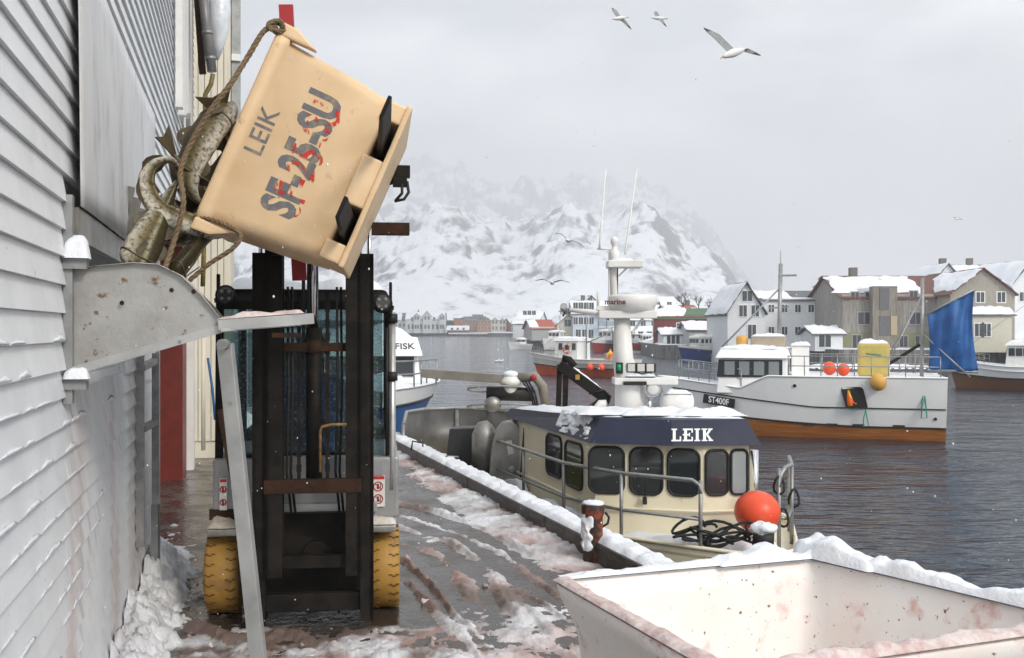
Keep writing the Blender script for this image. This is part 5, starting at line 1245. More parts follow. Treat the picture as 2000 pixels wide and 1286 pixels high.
MB().ball(at(1479, 1000, 9.95), .222, 22, 16, (1, 1, .92)).build('float', orange_float, label='big orange-red float on the cream boat foredeck', cat='float')
cl = MB()
for k in range(9):
    c = at(1345 + k * 13, 1030 + (k * 37 % 25), 9.85 - .02 * k)
    c.z = max(c.z, DZ + .09 + .02 * (k % 3)); rr = .10 + .05 * ((k * 7) % 4) / 4
    cl.tube([c + V(rr * 1.6 * math.cos(a_), .5 * rr * math.sin(a_ + k), .05 * math.sin(a_ * 1.5 + k) + .4 * rr * math.sin(a_)) for a_ in np.linspace(0, 5.6, 16)], .014, 6)
cl.build('rope_coil', black_rope, label='tangled black mooring rope on the cream boat foredeck', cat='rope')
rl = MB(); rl.tube([at(1470, 1052, 9.6), at(1512, 1056, 9.55)], .085, 14); rl.build('bow_roller', rubber, lk)
rsb = MB(); c = at(1492, 1034, 9.58); rsb.ball(c, .085, 22, 14, (1.3, 1.1, .7)); rsb.v = [tuple(Vector(q_) + (Vector(q_) - c) * .55 * fbm(q_, 9)) for q_ in rsb.v]; rsb.build('snow_cap', snow, lk)
MB().tube([at(1462, 1045, 9.5), at(1456, 1030, 9.5), at(1460, 1018, 9.5), at(1470, 1022, 9.5)], .012, 6).build('hook', rubber, lk)
# mast, radar and lamps on the roof
mY = 11.7
def mp_(px, py, dy=0): return at(px, py, mY + dy)
mastm = mat('mast_white', (.76, .755, .73), .35, col2=(.70, .69, .66), nscale=3)
mb_ = MB(); mb_.tube([mp_(1230, 815), mp_(1228, 745), mp_(1217, 700), mp_(1214, 600)], [.17, .16, .115, .085], 18); mb_.build('mast', mastm, lk)
MB().tube([mp_(1200, 600), mp_(1197, 520), mp_(1200, 500)], [.045, .04, .04], 12).build('upper_mast', mastm, lk)
MB().span(mp_(1170, 622, -.18), mp_(1275, 608, .2)).build('radar_platform', mastm, lk, bevel=.012)
MB().bar(mp_(1235, 650), mp_(1256, 622), .03, .03).build('platform_brace', mastm, lk)
dr = MB().lathe(mp_(1235, 611), [(.17, 0), (.24, .03), (.28, .10), (.285, .175), (.27, .195), (.20, .205)], 30).build('radar_dome', mastm, lk)
text_part('radar_lettering', 'marine', .085, mat('maroon', (.12, .01, .02), .5), lk, frame_m(mp_(1202, 590, -.29) + V(0, .035, 0), V(1, -.28, 0), V(0, .12, 1)), .002, .002)
MB().tube([mp_(1112, 606), mp_(1160, 610), mp_(1214, 620)], [.025, .03, .05], 10).build('lamp_arm', mastm, lk)
MB().tube([mp_(1101, 604), mp_(1101, 598, -.06)], .04, 12).build('arm_lamp', galv, lk); MB().tube([mp_(1099, 618), mp_(1103, 612), mp_(1098, 606)], .012, 6).build('arm_cable', rubber, lk)
MB().span(mp_(1165, 606, -.03), mp_(1192, 598, .03)).build('sensor_arm', mastm, lk); MB().tube([mp_(1168, 598), mp_(1168, 570)], .016, 8).build('sensor', mastm, lk)
MB().span(mp_(1188, 522, -.16), mp_(1250, 512, .16)).build('upper_platform', mastm, lk, bevel=.01)
us = MB(); snow_slab(us, mp_(1189, 512, -.15), mp_(1240, 512, -.15), mp_(1240, 512, .15), mp_(1189, 512, .15), .05, 10, 8, 1.1, fall=.4); us.build('platform_snow', snow, lk)
MB().bar(mp_(1208, 540), mp_(1226, 522), .02, .02).build('platform_brace', mastm, lk)
MB().lathe(mp_(1200, 512), [(.06, 0), (.06, .12), (.03, .15), (.03, .19), (.045, .22), (.045, .26), (.02, .29)], 14).build('masthead_light', mastm, lk)
MB().tube([mp_(1166, 486), mp_(1194, 487)], .012, 6).build('aerial_arm', mastm, lk)
MB().tube([mp_(1171, 486), mp_(1172, 470), mp_(1183, 332)], [.016, .012, .008], 6).build('whip_aerial', mastm, lk); MB().tube([mp_(1221, 498), mp_(1223, 480), mp_(1244, 330)], [.016, .012, .008], 6).build('whip_aerial', mastm, lk)
MB().tube([mp_(1189, 600), mp_(1189, 490)], .008, 6).build('mast_stay', mastm, lk); MB().tube([mp_(1206, 575), mp_(1206, 520)], .008, 6).build('mast_cable', rubber, lk)
MB().tube([mp_(1184, 608), mp_(1184, 622), mp_(1188, 626), mp_(1190, 606)], .008, 6).build('mast_cable', rubber, lk)
MB().span(mp_(1200, 752, -.22), mp_(1316, 736, .1)).build('lamp_shelf', mastm, lk, bevel=.012)
ls = MB(); snow_slab(ls, mp_(1222, 736, -.2), mp_(1280, 736, -.2), mp_(1280, 736, .08), mp_(1222, 736, .08), .09, 12, 8, 2.2, fall=.4); ls.build('shelf_snow', snow, lk)
MB().span(mp_(1218, 753, -.25), mp_(1262, 745, -.2)).build('shelf_bar', rubber, lk)
for k, x_ in enumerate((1233, 1252, 1270)):
    lb_ = MB().span(mp_(x_ - 9, 728, -.15), mp_(x_ + 9, 709, -.05)).build('deck_lamp', rubber, lk, bevel=.012)
    MB().span(mp_(x_ - 7, 726, -.165), mp_(x_ + 7, 711, -.15)).build('lamp_lens', mat('lens_pale', (.55, .54, .50), .15), lb_, bevel=.006)
MB().span(mp_(1204, 730, -.14), mp_(1215, 708, -.05)).build('lamp_housing', rubber, lk)
gl = mat('green_light', (.0, .30, .12), .2); g_ = MB().lathe(mp_(1209, 724, -.15), [(.022, 0), (.022, .07)], 10).build('green_light', gl, lk)
slp = MB().lathe(mp_(1274, 760, -.15), [(.05, -.09), (.085, -.03), (.09, .04)], 20, 'y').build('searchlight', chrome, lk)
MB().lathe(mp_(1274, 760, -.15), [(.08, .041), (.05, .055), (.01, .06)], 20, 'y').build('lens', mat('search_lens', (.6, .6, .58), .12), slp)
MB().tube([mp_(1268, 815, -.1), mp_(1268, 775, -.1)], .03, 10).build('searchlight_stand', chrome, lk)
MB().lathe(mp_(1253, 812, -.15), [(.045, 0), (.045, .05), (.03, .06), (.03, .10)], 12).build('beacon', mat('beacon_orange', (.6, .1, .02), .4), lk)
MB().tube([mp_(1166, 806), mp_(1166, 796), mp_(1172, 788), mp_(1184, 788)], .04, 12).build('vent_pipe', mastm, lk)
cp_ = MB(); c0_ = mp_(1322, 786, .05); cp_.tube([c0_ + V(-.19, 0, 0), c0_ + V(-.17, 0, 0), c0_ + V(-.1, 0, 0), c0_ + V(.1, 0, 0), c0_ + V(.17, 0, 0), c0_ + V(.19, 0, 0)], [.05, .10, .125, .125, .10, .05], 20); cap = cp_.build('raft_canister', mastm, lk)
cs2 = MB(); snow_slab(cs2, c0_ + V(-.16, -.09, .10), c0_ + V(.16, -.09, .10), c0_ + V(.16, .09, .10), c0_ + V(-.16, .09, .10), .05, 12, 8, 5.0, fall=.45); cs2.build('canister_snow', snow, cap)
# black folding crane behind the wheelhouse
cY = 13.9
for x_ in (1090, 1103): MB().bar(at(x_, 815, cY), at(x_ + 3, 712, cY), .07, .09, (0, 1, 0)).build('crane_post', black, lk, bevel=.01)
MB().bar(at(1092, 712, cY), at(1188, 782, cY), .15, .16, (0, 1, 0)).build('crane_boom', black, lk, bevel=.015)
MB().tube([at(1098, 700, cY - .05), at(1112, 703, cY - .05), at(1122, 716, cY - .05)], .05, 10).build('crane_knuckle', black, lk)
MB().bar(at(1138, 812, cY), at(1186, 776, cY), .11, .11, (0, 1, 0)).build('crane_jib', black, lk, bevel=.01)
MB().tube([at(1150, 770, cY - .1), at(1180, 762, cY - .1), at(1193, 775, cY - .1), at(1188, 790, cY - .1)], .013, 6).build('hydraulic_hose', rubber, lk)
bs_ = MB(); snow_slab(bs_, at(1106, 712, cY - .06), at(1178, 764, cY - .06), at(1178, 764, cY + .06), at(1106, 712, cY + .06), .035, 14, 6, .7, fall=.3); bs_.build('boom_snow', snow, lk)
MB().span(at(1124, 742, cY - .1), at(1132, 732, cY - .085)).build('crane_plate', mat('ochre_plate', (.35, .22, .05), .5), lk)
# net hauler on its long arm
hY = 15.2
MB().bar(at(823, 729, hY), at(988, 741, hY), .13, .10, (0, 1, 0)).build('hauler_arm', mat('arm_grey', (.24, .22, .19), .5, col2=(.18, .165, .14), nscale=4), lk, bevel=.01)
hd_ = MB().lathe(at(997, 770, hY), [(.10, 0), (.12, .05), (.12, .13), (.15, .15), (.15, .20), (.10, .27), (.03, .30)], 20).build('hauler_motor', mastm, lk)
hs = MB(); hs.ball(at(997, 732, hY), .12, 12, 8, (1, 1, .5)); hs.build('motor_snow', snow, hd_)
fr2 = MB()
for z_ in (.16, -.1): MB().tube([at(948 + 26 * math.cos(a_) + 30, 775 + 8 * math.sin(a_), hY - .1 * math.sin(a_)) + V(.3 * math.cos(a_), .25 * math.sin(a_), z_ - .05) for a_ in np.linspace(0, 6.28, 20)], .016, 6).build('hauler_ring', galv, lk)
MB().tube([at(950, 768, hY), at(1042, 770, hY)], .11, 12).build('hauler_roller', rubber, lk)
MB().ball(at(962, 790, hY - .1), .13, 12, 8, (1, .6, .9)).build('hauler_cup', steel, lk)
MB().tube([at(1012, 738, hY), at(1045, 736, hY), at(1060, 755, hY), at(1064, 790, hY)], [.07, .08, .075, .06], 10).build('hauler_elbow', MATS['arm_grey'], lk)
MB().ball(at(1042, 738, hY - .1), .05, 10, 8).build('red_knob', red_paint, lk)
for k in range(3): MB().tube([at(1020 + 6 * k, 745, hY - .1), at(1034 + 5 * k, 765, hY - .1), at(1042 + 4 * k, 792, hY - .1)], .016, 6).build('hydraulic_hose', rubber, lk)
# aluminium shelter round the aft deck, working gear beside the wheelhouse
sh_m = mat('shelter_plate', (.13, .125, .12), .45, .4, col2=(.08, .078, .074), nscale=2.5, bump=.05)
wp2 = [V(-1.72, 16.2, 0), V(-1.74, 16.9, 0), V(-1.5, 17.5, 0), V(-1.0, 17.8, 0), V(-.4, 17.6, 0), V(.2, 16.7, 0), V(.55, 15.5, 0)]
shl = MB(); shl.rings([[V(q_.x, q_.y, -.5), V(q_.x, q_.y, .50 if i_ else .36)] for i_, q_ in enumerate(wp2)], False, True, False); shl.build('shelter_wall', sh_m, lk, solid=.03)
MB().tube([V(q_.x, q_.y, .51 if i_ else .37) for i_, q_ in enumerate(wp2)], .03, 8).build('shelter_rim', galv, lk)
MB().tube([V(wp2[0].x, wp2[0].y, .37), V(wp2[0].x, wp2[0].y - .03, .1), V(wp2[0].x, wp2[0].y, -.5)], .03, 8).build('shelter_rim', galv, lk)
MB().bar(V(-.95, 17.75, -.5), V(-.95, 17.75, .48), .06, .04).build('shelter_rib', galv, lk)
for k in range(3): MB().bar(V(-1.3, 14.9 + .25 * k, -.32), V(-.2, 15.2 + .25 * k, -.32), .17, .03).build('deck_plank', galv, lk)
MB().prism([at(866, 935, 13.9), at(878, 838, 13.9), at(935, 836, 13.9), at(935, 935, 13.9)], V(.05, .4, 0)).build('gear_box', mat('dark_gear', (.045, .045, .045), .45, .3), lk, bevel=.01)
MB().tube([at(944, 935, 13.6), at(946, 850, 13.6), at(950, 833, 13.6), at(956, 826, 13.6)], [.16, .17, .13, .05], 18).build('hauler_tank', steel, lk)
dh = MB(); dh.prism([at(952, 962, 13.3), at(958, 880, 13.3), at(968, 838, 13.3), at(980, 824, 13.3), at(998, 822, 13.3), at(1015, 835, 13.3), at(1040, 905, 13.3), at(1030, 985, 13.3), at(985, 985, 13.3)], V(.06, .22, 0)); hou = dh.build('hauler_housing', steel, lk, bevel=.02)
MB().lathe(at(1000, 918, 13.28), [(.06, 0), (.06, .03), (.03, .05)], 18, 'y').build('hub', galv, hou)
MB().prism([at(988, 862, 13.285), at(999, 860, 13.285), at(1004, 886, 13.285), at(993, 889, 13.285)], V(0, -.006, 0)).build('instruction_plate', white_st, hou)
MB().prism([at(1010, 985, 13.1), at(1022, 835, 13.1), at(1036, 842, 13.1), at(1050, 870, 13.1), at(1048, 960, 13.1), at(1035, 990, 13.1)], V(.05, .25, 0)).build('hauler_bracket', MATS['dark_gear'], lk, bevel=.01)
MB().tube([at(803, 880, 14.6), at(806, 862, 14.6), at(826, 866, 14.6), at(825, 890, 14.6)], .014, 6).build('boarding_hoop', rubber, lk)
for y_ in (892, 910): MB().tube([at(870, y_, 13.4), at(896, y_ + 1, 13.4)], .015, 6).build('ladder_rung', galv, lk)
MB().tube([at(870, 925, 13.4), at(869, 896, 13.4), at(873, 892, 13.4)], .015, 6).build('ladder_side', galv, lk)

# ------------------------------------------------------------------ houses across the harbour
def house(name, label, px0, px1, ye, yr, d, dep, ridge='x', rz=0.0, wall_m=None, roof_m=None, rows=(), base=-.2, snowy=.8, trim=None, chim=None, side_rows=(), group='houses across the harbour', cat='house', pile=False, over=.35):
    w_ = (px1 - px0) / FPX * d; x0 = ((px0 + px1) / 2 - 1000) / FPX * d; he = CAMZ - (ye - 643) / FPX * d - base; hr = CAMZ - (yr - 643) / FPX * d - base
    h_ = thing(name, label, cat, (x0, d + dep / 2, base), rz, group)
    X, Y = w_ / 2, dep / 2
    b = MB()
    if ridge == 'x':
        b.add([(-X, -Y, 0), (X, -Y, 0), (X, Y, 0), (-X, Y, 0), (-X, -Y, he), (X, -Y, he), (X, Y, he), (-X, Y, he), (-X, 0, hr), (X, 0, hr)], [(0, 1, 5, 4), (2, 3, 7, 6), (1, 2, 6, 9, 5), (3, 0, 4, 8, 7), (4, 5, 9, 8), (6, 7, 8, 9)])
        sl = [[V(-X - over, -Y - over * .6, he - .25), V(X + over, -Y - over * .6, he - .25), V(X + over, 0, hr + .05), V(-X - over, 0, hr + .05)], [V(-X - over, Y + over * .6, he - .25), V(X + over, Y + over * .6, he - .25), V(X + over, 0, hr + .05), V(-X - over, 0, hr + .05)]]
    else:
        b.add([(-X, -Y, 0), (X, -Y, 0), (X, Y, 0), (-X, Y, 0), (-X, -Y, he), (X, -Y, he), (X, Y, he), (-X, Y, he), (0, -Y, hr), (0, Y, hr)], [(0, 1, 5, 8, 4), (2, 3, 7, 9, 6), (1, 2, 6, 5), (3, 0, 4, 7), (5, 6, 9, 8), (7, 4, 8, 9)])
        sl = [[V(-X - over * .6, -Y - over, he - .2), V(-X - over * .6, Y + over, he - .2), V(0, Y + over, hr + .05), V(0, -Y - over, hr + .05)], [V(X + over * .6, -Y - over, he - .2), V(X + over * .6, Y + over, he - .2), V(0, Y + over, hr + .05), V(0, -Y - over, hr + .05)]]
    b.build('wall', wall_m, h_, local=True)
    for i_, q_ in enumerate(sl):
        r_ = MB().prism(q_, (0, 0, .14)).build('roof', roof_m or MATS['roof_slate'], h_, local=True)
        if snowy > 0:
            s_ = MB(); u0 = .0 if snowy > .7 else .25 * random.random(); k0, k1 = q_[0].lerp(q_[3], u0), q_[1].lerp(q_[2], u0)
            if snowy < .7: k1 = k0.lerp(k1, .35 + .5 * random.random())
            e3 = q_[3] if snowy > .7 else k0.lerp(q_[3], .95); e2 = q_[2] if snowy > .7 else k1 + (e3 - k0)
            snow_slab(s_, k0 + V(0, 0, .15), k1 + V(0, 0, .15), e2 + V(0, 0, .15), e3 + V(0, 0, .15), .25, 16, 8, random.random() * 50, rag=.3 if snowy > .7 else .8, fall=.06)
            s_.build('roof_snow', snow_far, r_, local=True)
    def wins(rows_, face):
        for (n_, z_, ww, wh, lo, hi) in rows_:
            for k in range(n_):
                f = lo + (hi - lo) * ((k + .5) / n_); 
                if face == 'f': c, ux = V(-X + 2 * X * f, -Y - .03, z_), V(1, 0, 0)
                else: c, ux = V((X if face == 'r' else -X) + (.03 if face == 'r' else -.03), -Y + 2 * Y * f, z_), V(0, 1, 0)
                fr_ = MB(); t_ = .10
                dim = (ww + 2 * t_, .06, wh + 2 * t_) if face == 'f' else (.06, ww + 2 * t_, wh + 2 * t_)
                fr_.box(c, dim); fo = fr_.build('window', trim or white_paint, h_, local=True)
                dim = (ww, .09, wh) if face == 'f' else (.09, ww, wh)
                pn = MB().box(c, dim).build('pane', MATS['house_glass'], fo, local=True)
                if ww > .5:
                    dim = (.05, .11, wh) if face == 'f' else (.11, .05, wh)
                    MB().box(c, dim).build('mullion', trim or white_paint, fo, local=True)
    wins(rows, 'f'); wins(side_rows, 'l' if x0 > 0 else 'r')
    if chim is not None:
        cz = hr + .5; cc = MB().box(V(-X + 2 * X * chim, .0, hr + .2), (.7, .7, 1.6)).build('chimney', MATS['chimney'], h_, local=True)
    if pile:
        for k in range(int(w_ / 1.1) + 1): MB().tube([V(-X + .2 + k * 1.1, -Y + .1, -3), V(-X + .2 + k * 1.1, -Y + .1, .05)], .13, 6).build('pile', timber, h_, local=True)
        MB().span((-X - .3, -Y - .4, -.25), (X + .3, Y, 0)).build('platform', timber, h_, local=True)
    return h_, X, Y, he, hr
mat('roof_slate', (.09, .095, .10), .7, col2=(.14, .14, .145), nscale=2); mat('house_glass', (.045, .055, .065), .15); mat('chimney', (.14, .12, .11), .8)
siding = lambda name, c, c2=None: mat(name, c, .6, col2=c2 or tuple(x * .86 for x in c), nscale=2.0, stretch=(1, 1, 8))
plank = lambda name, c, c2=None: mat(name, c, .75, col2=c2 or tuple(x * .7 for x in c), nscale=2.5, stretch=(5, 5, .35), bump=.2, bscale=4)
hw_, hbl, hcr, hgr = siding('white_siding', (.70, .72, .74)), siding('pale_blue_siding', (.50, .57, .65)), siding('cream_siding', (.62, .58, .47)), siding('grey_siding', (.42, .43, .42))
hrd, hor, gryw, brw = siding('dark_red_siding', (.17, .035, .03)), siding('orange_siding', (.38, .14, .045)), plank('old_grey_planks', (.31, .295, .27), (.16, .15, .135)), plank('old_brown_planks', (.27, .245, .205), (.15, .135, .11))
rust_roof = mat('rusty_roof', (.16, .06, .045), .7, col2=(.10, .045, .035), nscale=3); red_roof = mat('red_roof', (.36, .09, .06), .7); green_roof = mat('green_roof', (.06, .14, .075), .7, col2=(.09, .17, .1), nscale=1)
# far village on the left
FVG = 'houses of the far village'
house('house', 'large white hotel with gables in the far village', 792, 868, 624, 609, 505, 14, 'x', 0, hw_, None, [(9, 3.2, 1.0, 2.4, .03, .97), (6, 7.0, 1.0, 1.6, .1, .95)], group=FVG, chim=.3)
for k, (a_, b_) in enumerate(((808, 820), (826, 842), (858, 869))): house('house', ['left narrow gabled bay of the far white hotel', 'middle gabled bay of the far white hotel', 'right gabled bay of the far white hotel'][k], a_, b_, 618, 608 if k == 1 else 613, 503.5, 3, 'y', 0, hw_, None, [(2, 7.5, .8, 1.6, .1, .9), (2, 3.2, .9, 2.0, .1, .9)], group=FVG)
house('house', 'grey roofed white house at the left end of the far village', 766, 796, 626, 612, 512, 10, 'x', 0, hw_, None, [(3, 4, 1, 1.6, .1, .9)], group=FVG, snowy=.5)
house('house', 'orange-brown long house with grey roof in the far village', 905, 948, 629, 619, 505, 10, 'x', 0, hor, None, [(5, 3, 1, 1.8, .05, .95), (5, 6, 1, 1.6, .05, .95)], group=FVG, snowy=0)
for k, (a_, b_) in enumerate(((932, 946), (946, 959))): house('house', ('left' if k == 0 else 'right') + ' orange gabled bay in the far village', a_, b_, 627, 621, 502, 4, 'y', 0, hor, None, [(2, 5.5, .9, 1.6, .1, .9), (2, 2.5, .9, 1.6, .1, .9)], group=FVG, snowy=0)
house('house', 'dark roofed house with dormers behind the orange one', 886, 942, 622, 615, 520, 10, 'x', 0, hor, None, [(4, 7, 1, 1.5, .2, .9)], group=FVG, snowy=.5)
house('house', 'cream gabled house beside the orange houses', 959, 974, 628, 621, 503, 8, 'y', 0, hcr, None, [(2, 5.5, .9, 1.8, .1, .9), (2, 2.5, .9, 1.8, .1, .9)], group=FVG, snowy=0)
house('house', 'pale cream gabled house left of the far red house', 974, 989, 629, 622, 504, 8, 'y', 0, hcr, None, [(2, 5.5, .9, 1.8, .1, .9), (2, 2.5, .9, 1.8, .1, .9)], group=FVG, snowy=.9)
house('house', 'red house at the right end of the far village', 990, 1014, 630, 622, 500, 10, 'x', .3, hrd, None, [(4, 5, .9, 1.6, .05, .95), (4, 2, .9, 1.6, .05, .95)], group=FVG)
house('boathouse', 'low red boathouse with snowy roof on the far quay', 873, 915, 645, 637, 498, 9, 'x', 0, hrd, None, [(3, 2, 1, 1.2, .1, .9)], group=FVG, cat='boathouse')
pr = thing('pier', 'dark piled timber pier of the far village', 'pier', at(915, 655, 490)); pr.location.z = WATER
for k in range(17): MB().tube([V(at(878 + 4.4 * k, 655, 488).x, 488, WATER - .3), V(at(878 + 4.4 * k, 655, 488).x, 488, .4)], .35, 6).build('pile', timber, pr)
MB().span((at(876, 0, 488).x, 486.5, .0), (at(952, 0, 488).x, 492, .7)).build('pier_deck', snow_far, pr)
# middle distance, by the mast of the cream boat
MVG = 'houses behind the mast'
house('house', 'white house with a wide snowy roof right of the far village', 1013, 1062, 632, 609, 235, 14, 'x', -.2, hw_, None, [(3, 5.8, .8, .9, .4, .95)], group=MVG)
house('boathouse', 'grey boathouse on piles with a rusty red roof', 1031, 1076, 641, 626, 186, 9, 'x', .15, hgr, red_roof, [], group=MVG, snowy=.5, cat='boathouse', pile=True)
house('house', 'cream gabled house between boathouse and blue house', 1078, 1121, 634, 616, 192, 9, 'y', .2, hcr, None, [(1, 3.2, 1.3, 1.3, .2, .8), (1, 5.4, 1.3, 1.2, .2, .8)], group=MVG)
bh, BX, BY, bhe, bhr = house('house', 'pale blue house with glazed balconies by the water', 1119, 1202, 612, 588, 190, 10, 'x', 0, hbl, None, [(4, 6.3, .8, 1.3, .0, .5), (4, 3.6, .8, 1.3, .0, .5), (3, 1.2, .9, 1.6, .05, .5)], group=MVG)
for z_ in (2.5, 5.2):
    MB().span((BX * .15, -BY - 1.6, z_ - .15), (BX * .95, -BY - .01, z_)).build('balcony', white_paint, bh, local=True)
    MB().span((BX * .15, -BY - 1.6, z_ + .2), (BX * .95, -BY - 1.55, z_ + 1.0)).build('balcony_glass', mat('balcony_glass', (.30, .35, .38), .2), bh, local=True)
    for f in (.17, .55, .93): MB().bar(V(BX * f, -BY - 1.55, z_ - 2.6), V(BX * f, -BY - 1.55, z_ + 1.0), .12, .12).build('balcony_post', mat('post_slate', (.2, .22, .24), .5), bh, local=True)
house('house', 'cream house peeking over the pale blue house', 1110, 1170, 606, 578, 215, 10, 'y', .3, hcr, None, [(2, 8.5, .9, 1.3, .1, .6)], group=MVG)
house('house', 'white house with white gable right of the mast foot', 1200, 1292, 625, 596, 195, 10, 'x', 0, hw_, None, [(4, 3.2, .9, 1.2, .05, .95)], group=MVG)
house('house', 'white snow-roofed house highest behind the radar', 1248, 1322, 606, 580, 210, 12, 'x', 0, hw_, None, [(3, 7, .9, 1.2, .05, .95)], group=MVG)
house('house', 'white shed with a low roof left of the red house', 1205, 1298, 652, 640, 150, 7, 'x', 0, hbl, None, [(5, 1.2, .7, 1.0, .05, .95)], group=MVG)
RVG = 'houses on the right shore'
house('house', 'dark red house with a green and snowy roof', 1292, 1426, 620, 604, 128, 9, 'x', -.22, hrd, green_roof, [(3, 2.3, 1.2, 1.0, .3, .98)], side_rows=[(2, 2.2, .6, 1.0, .15, .85)], group=RVG, snowy=.5, over=.25)
house('boathouse', 'low white boathouse below the red house', 1296, 1350, 652, 645, 124, 6, 'x', 0, hw_, None, [(3, .8, .4, 1.0, .1, .6)], group=RVG, cat='boathouse')
house('boathouse', 'grey shed with a thick snow roof behind the blue boat', 1345, 1424, 643, 632, 120, 7, 'x', 0, hgr, None, [(1, .8, .8, 1.2, .1, .4)], group=RVG, cat='boathouse')
house('house', 'orange-red roofed house on the hillside', 1395, 1450, 596, 588, 190, 9, 'x', -.2, hcr, red_roof, [], group=RVG, snowy=.5)
house('house', 'house with thin snow on its red roof behind the red house', 1300, 1360, 606, 597, 170, 8, 'x', .1, hw_, red_roof, [], group=RVG, snowy=.5, chim=.85)
house('house', 'white gabled house with a steep snowy roof by the mast', 1421, 1494, 612, 554, 103, 11, 'y', 0, hw_, None, [(2, 5.6, .75, 1.1, .25, .9), (1, 7.1, 1.0, 1.0, .3, .75), (1, 3.5, .8, 1.4, .4, .9)], group=RVG, base=-1.9)
house('house', 'long white house wing with a dark flat roof', 1490, 1652, 584, 569, 106, 8, 'x', 0, hw_, None, [(6, 4.2, .55, .75, .02, .98), (6, 1.9, .55, .8, .02, .98)], group=RVG, snowy=.5)
house('boathouse', 'small white shed between the long house and the old warehouse', 1592, 1646, 650, 642, 96, 5, 'x', 0, hw_, None, [(1, 1.0, 1.1, 1.2, .1, .6)], group=RVG, cat='boathouse')
gh, GX, GY, ghe, ghr = house('warehouse', 'old weathered grey timber warehouse with a rusty roof and hoist bay', 1646, 1852, 579, 537, 97, 11, 'x', 0, gryw, rust_roof, [(1, 5.2, .7, .7, .05, .18), (1, 5.2, .7, .7, .2, .3), (1, 5.3, .7, .7, .6, .74), (1, 3.1, 1.1, 1.1, .1, .3), (1, 3.1, 1.1, 1.1, .58, .8), (2, .9, .8, 1.2, .05, .38), (2, .9, .7, 1.0, .5, .8)], group=RVG, snowy=.5, chim=.28, trim=mat('old_trim', (.33, .32, .30), .6), cat='warehouse')
MB().span((-GX + 2 * GX * .25, -GY - 1.0, .2), (-GX + 2 * GX * .48, -GY - .02, ghe + .9)).build('hoist_bay', brw, gh, local=True)
for z_, h_ in ((3.9, 2.0), (1.5, 1.8)): MB().span((-GX + 2 * GX * .31, -GY - 1.06, z_), (-GX + 2 * GX * .40, -GY - 1.0, z_ + h_)).build('hoist_door', mat('door_slate', (.12, .12, .13), .6), gh, local=True)
MB().span((-GX + 2 * GX * .415, -GY - 1.1, 1.5), (-GX + 2 * GX * .475, -GY - 1.01, 3.3)).build('hoist_shutter', mat('tan_shutter', (.40, .33, .22), .6), gh, local=True)
s_ = MB(); snow_slab(s_, V(-GX + 2 * GX * .24, -GY - 1.1, ghe + .9), V(-GX + 2 * GX * .49, -GY - 1.1, ghe + .9), V(-GX + 2 * GX * .49, -GY + .9, ghe + 1.3), V(-GX + 2 * GX * .24, -GY + .9, ghe + 1.3), .2, 10, 8, 4, fall=.15); s_.build('bay_snow', snow_far, gh, local=True)
MB().span((-GX - .02, -GY - .03, 0), (GX, -GY - .005, 1.75)).build('green_plinth', siding('green_boards', (.22, .235, .13)), gh, local=True)
house('warehouse', 'grey plank gable end right of the blue sail', 1856, 1982, 574, 527, 94, 12, 'y', 0, plank('silver_planks', (.36, .33, .28)), rust_roof, [(2, 5.0, .7, .9, .3, .95)], group=RVG, snowy=.5, cat='warehouse')
house('shed', 'yellow-white lean-to shed under the plank gable', 1900, 1976, 612, 605, 91, 3, 'x', 0, siding('pale_yellow_siding', (.56, .54, .44)), None, [(2, 2.0, .7, 1.1, .05, .45)], group=RVG, cat='shed')
house('house', 'white house with a tiled roof highest behind the warehouse', 1868, 1972, 545, 516, 125, 9, 'x', -.1, hw_, None, [(2, 7.2, .8, .9, .1, .5)], group=RVG, snowy=.5, chim=.55)
house('house', 'white gabled house at the right edge of the picture', 1950, 2060, 575, 510, 118, 10, 'y', .1, hw_, None, [(2, 5.8, .8, 1.0, .2, .8)], group=RVG)
house('house', 'small white gabled house behind the rusty roof', 1822, 1880, 552, 517, 122, 8, 'y', 0, hw_, None, [], group=RVG, chim=.8)
pr2 = thing('pier', 'dark timber pier with snow in front of the old warehouse', 'pier', at(1720, 690, 88)); pr2.location.z = WATER
x0_, x1_ = at(1590, 0, 88).x, at(1830, 0, 88).x
for k in range(19): MB().tube([V(x0_ + (x1_ - x0_) * k / 18, 87.2, WATER - .4), V(x0_ + (x1_ - x0_) * k / 18, 87.2, .0)], .13, 6).build('pile', timber, pr2)
MB().span((x0_, 87, -.35), (x1_, 93, -.1)).build('pier_deck', timber, pr2)
s_ = MB(); snow_slab(s_, V(x0_, 87, -.1), V(x1_, 87, -.1), V(x1_, 93, -.1), V(x0_, 93, -.1), .35, 40, 6, 2, fall=.2); s_.build('pier_snow', snow_far, pr2)

# bare trees on the slope
bark = mat('bark', (.045, .036, .032), .9)
def tree(label, px, py, d, h, seed):
    rnd = random.Random(seed); base = at(px, py, d); t_ = thing('bare_tree', label, 'tree', base, group='bare trees on the slope')
    tr = MB(); cr = MB()
    def grow(p, dr, L_, r, lev):
        q_ = p + dr * L_; m_ = p.lerp(q_, .5) + V(rnd.uniform(-1, 1), rnd.uniform(-1, 1), 0) * L_ * .08
        (tr if lev < 2 else cr).tube([p, m_, q_], [r, r * .8, r * .6], 5 if lev < 2 else 3, cap=False)
        if lev < 5:
            for k in range(3 if lev else 5):
                nd = (dr + V(rnd.uniform(-1, 1), rnd.uniform(-1, 1), rnd.uniform(-.25, .6)) * .85).normalized(); grow(p.lerp(q_, rnd.uniform(.55, 1)), nd, L_ * rnd.uniform(.55, .8), r * .55, lev + 1)
    grow(base, V(0, 0, 1), h * .3, h * .028, 0); tr.build('trunk', bark, t_); cr.build('crown', bark, t_)
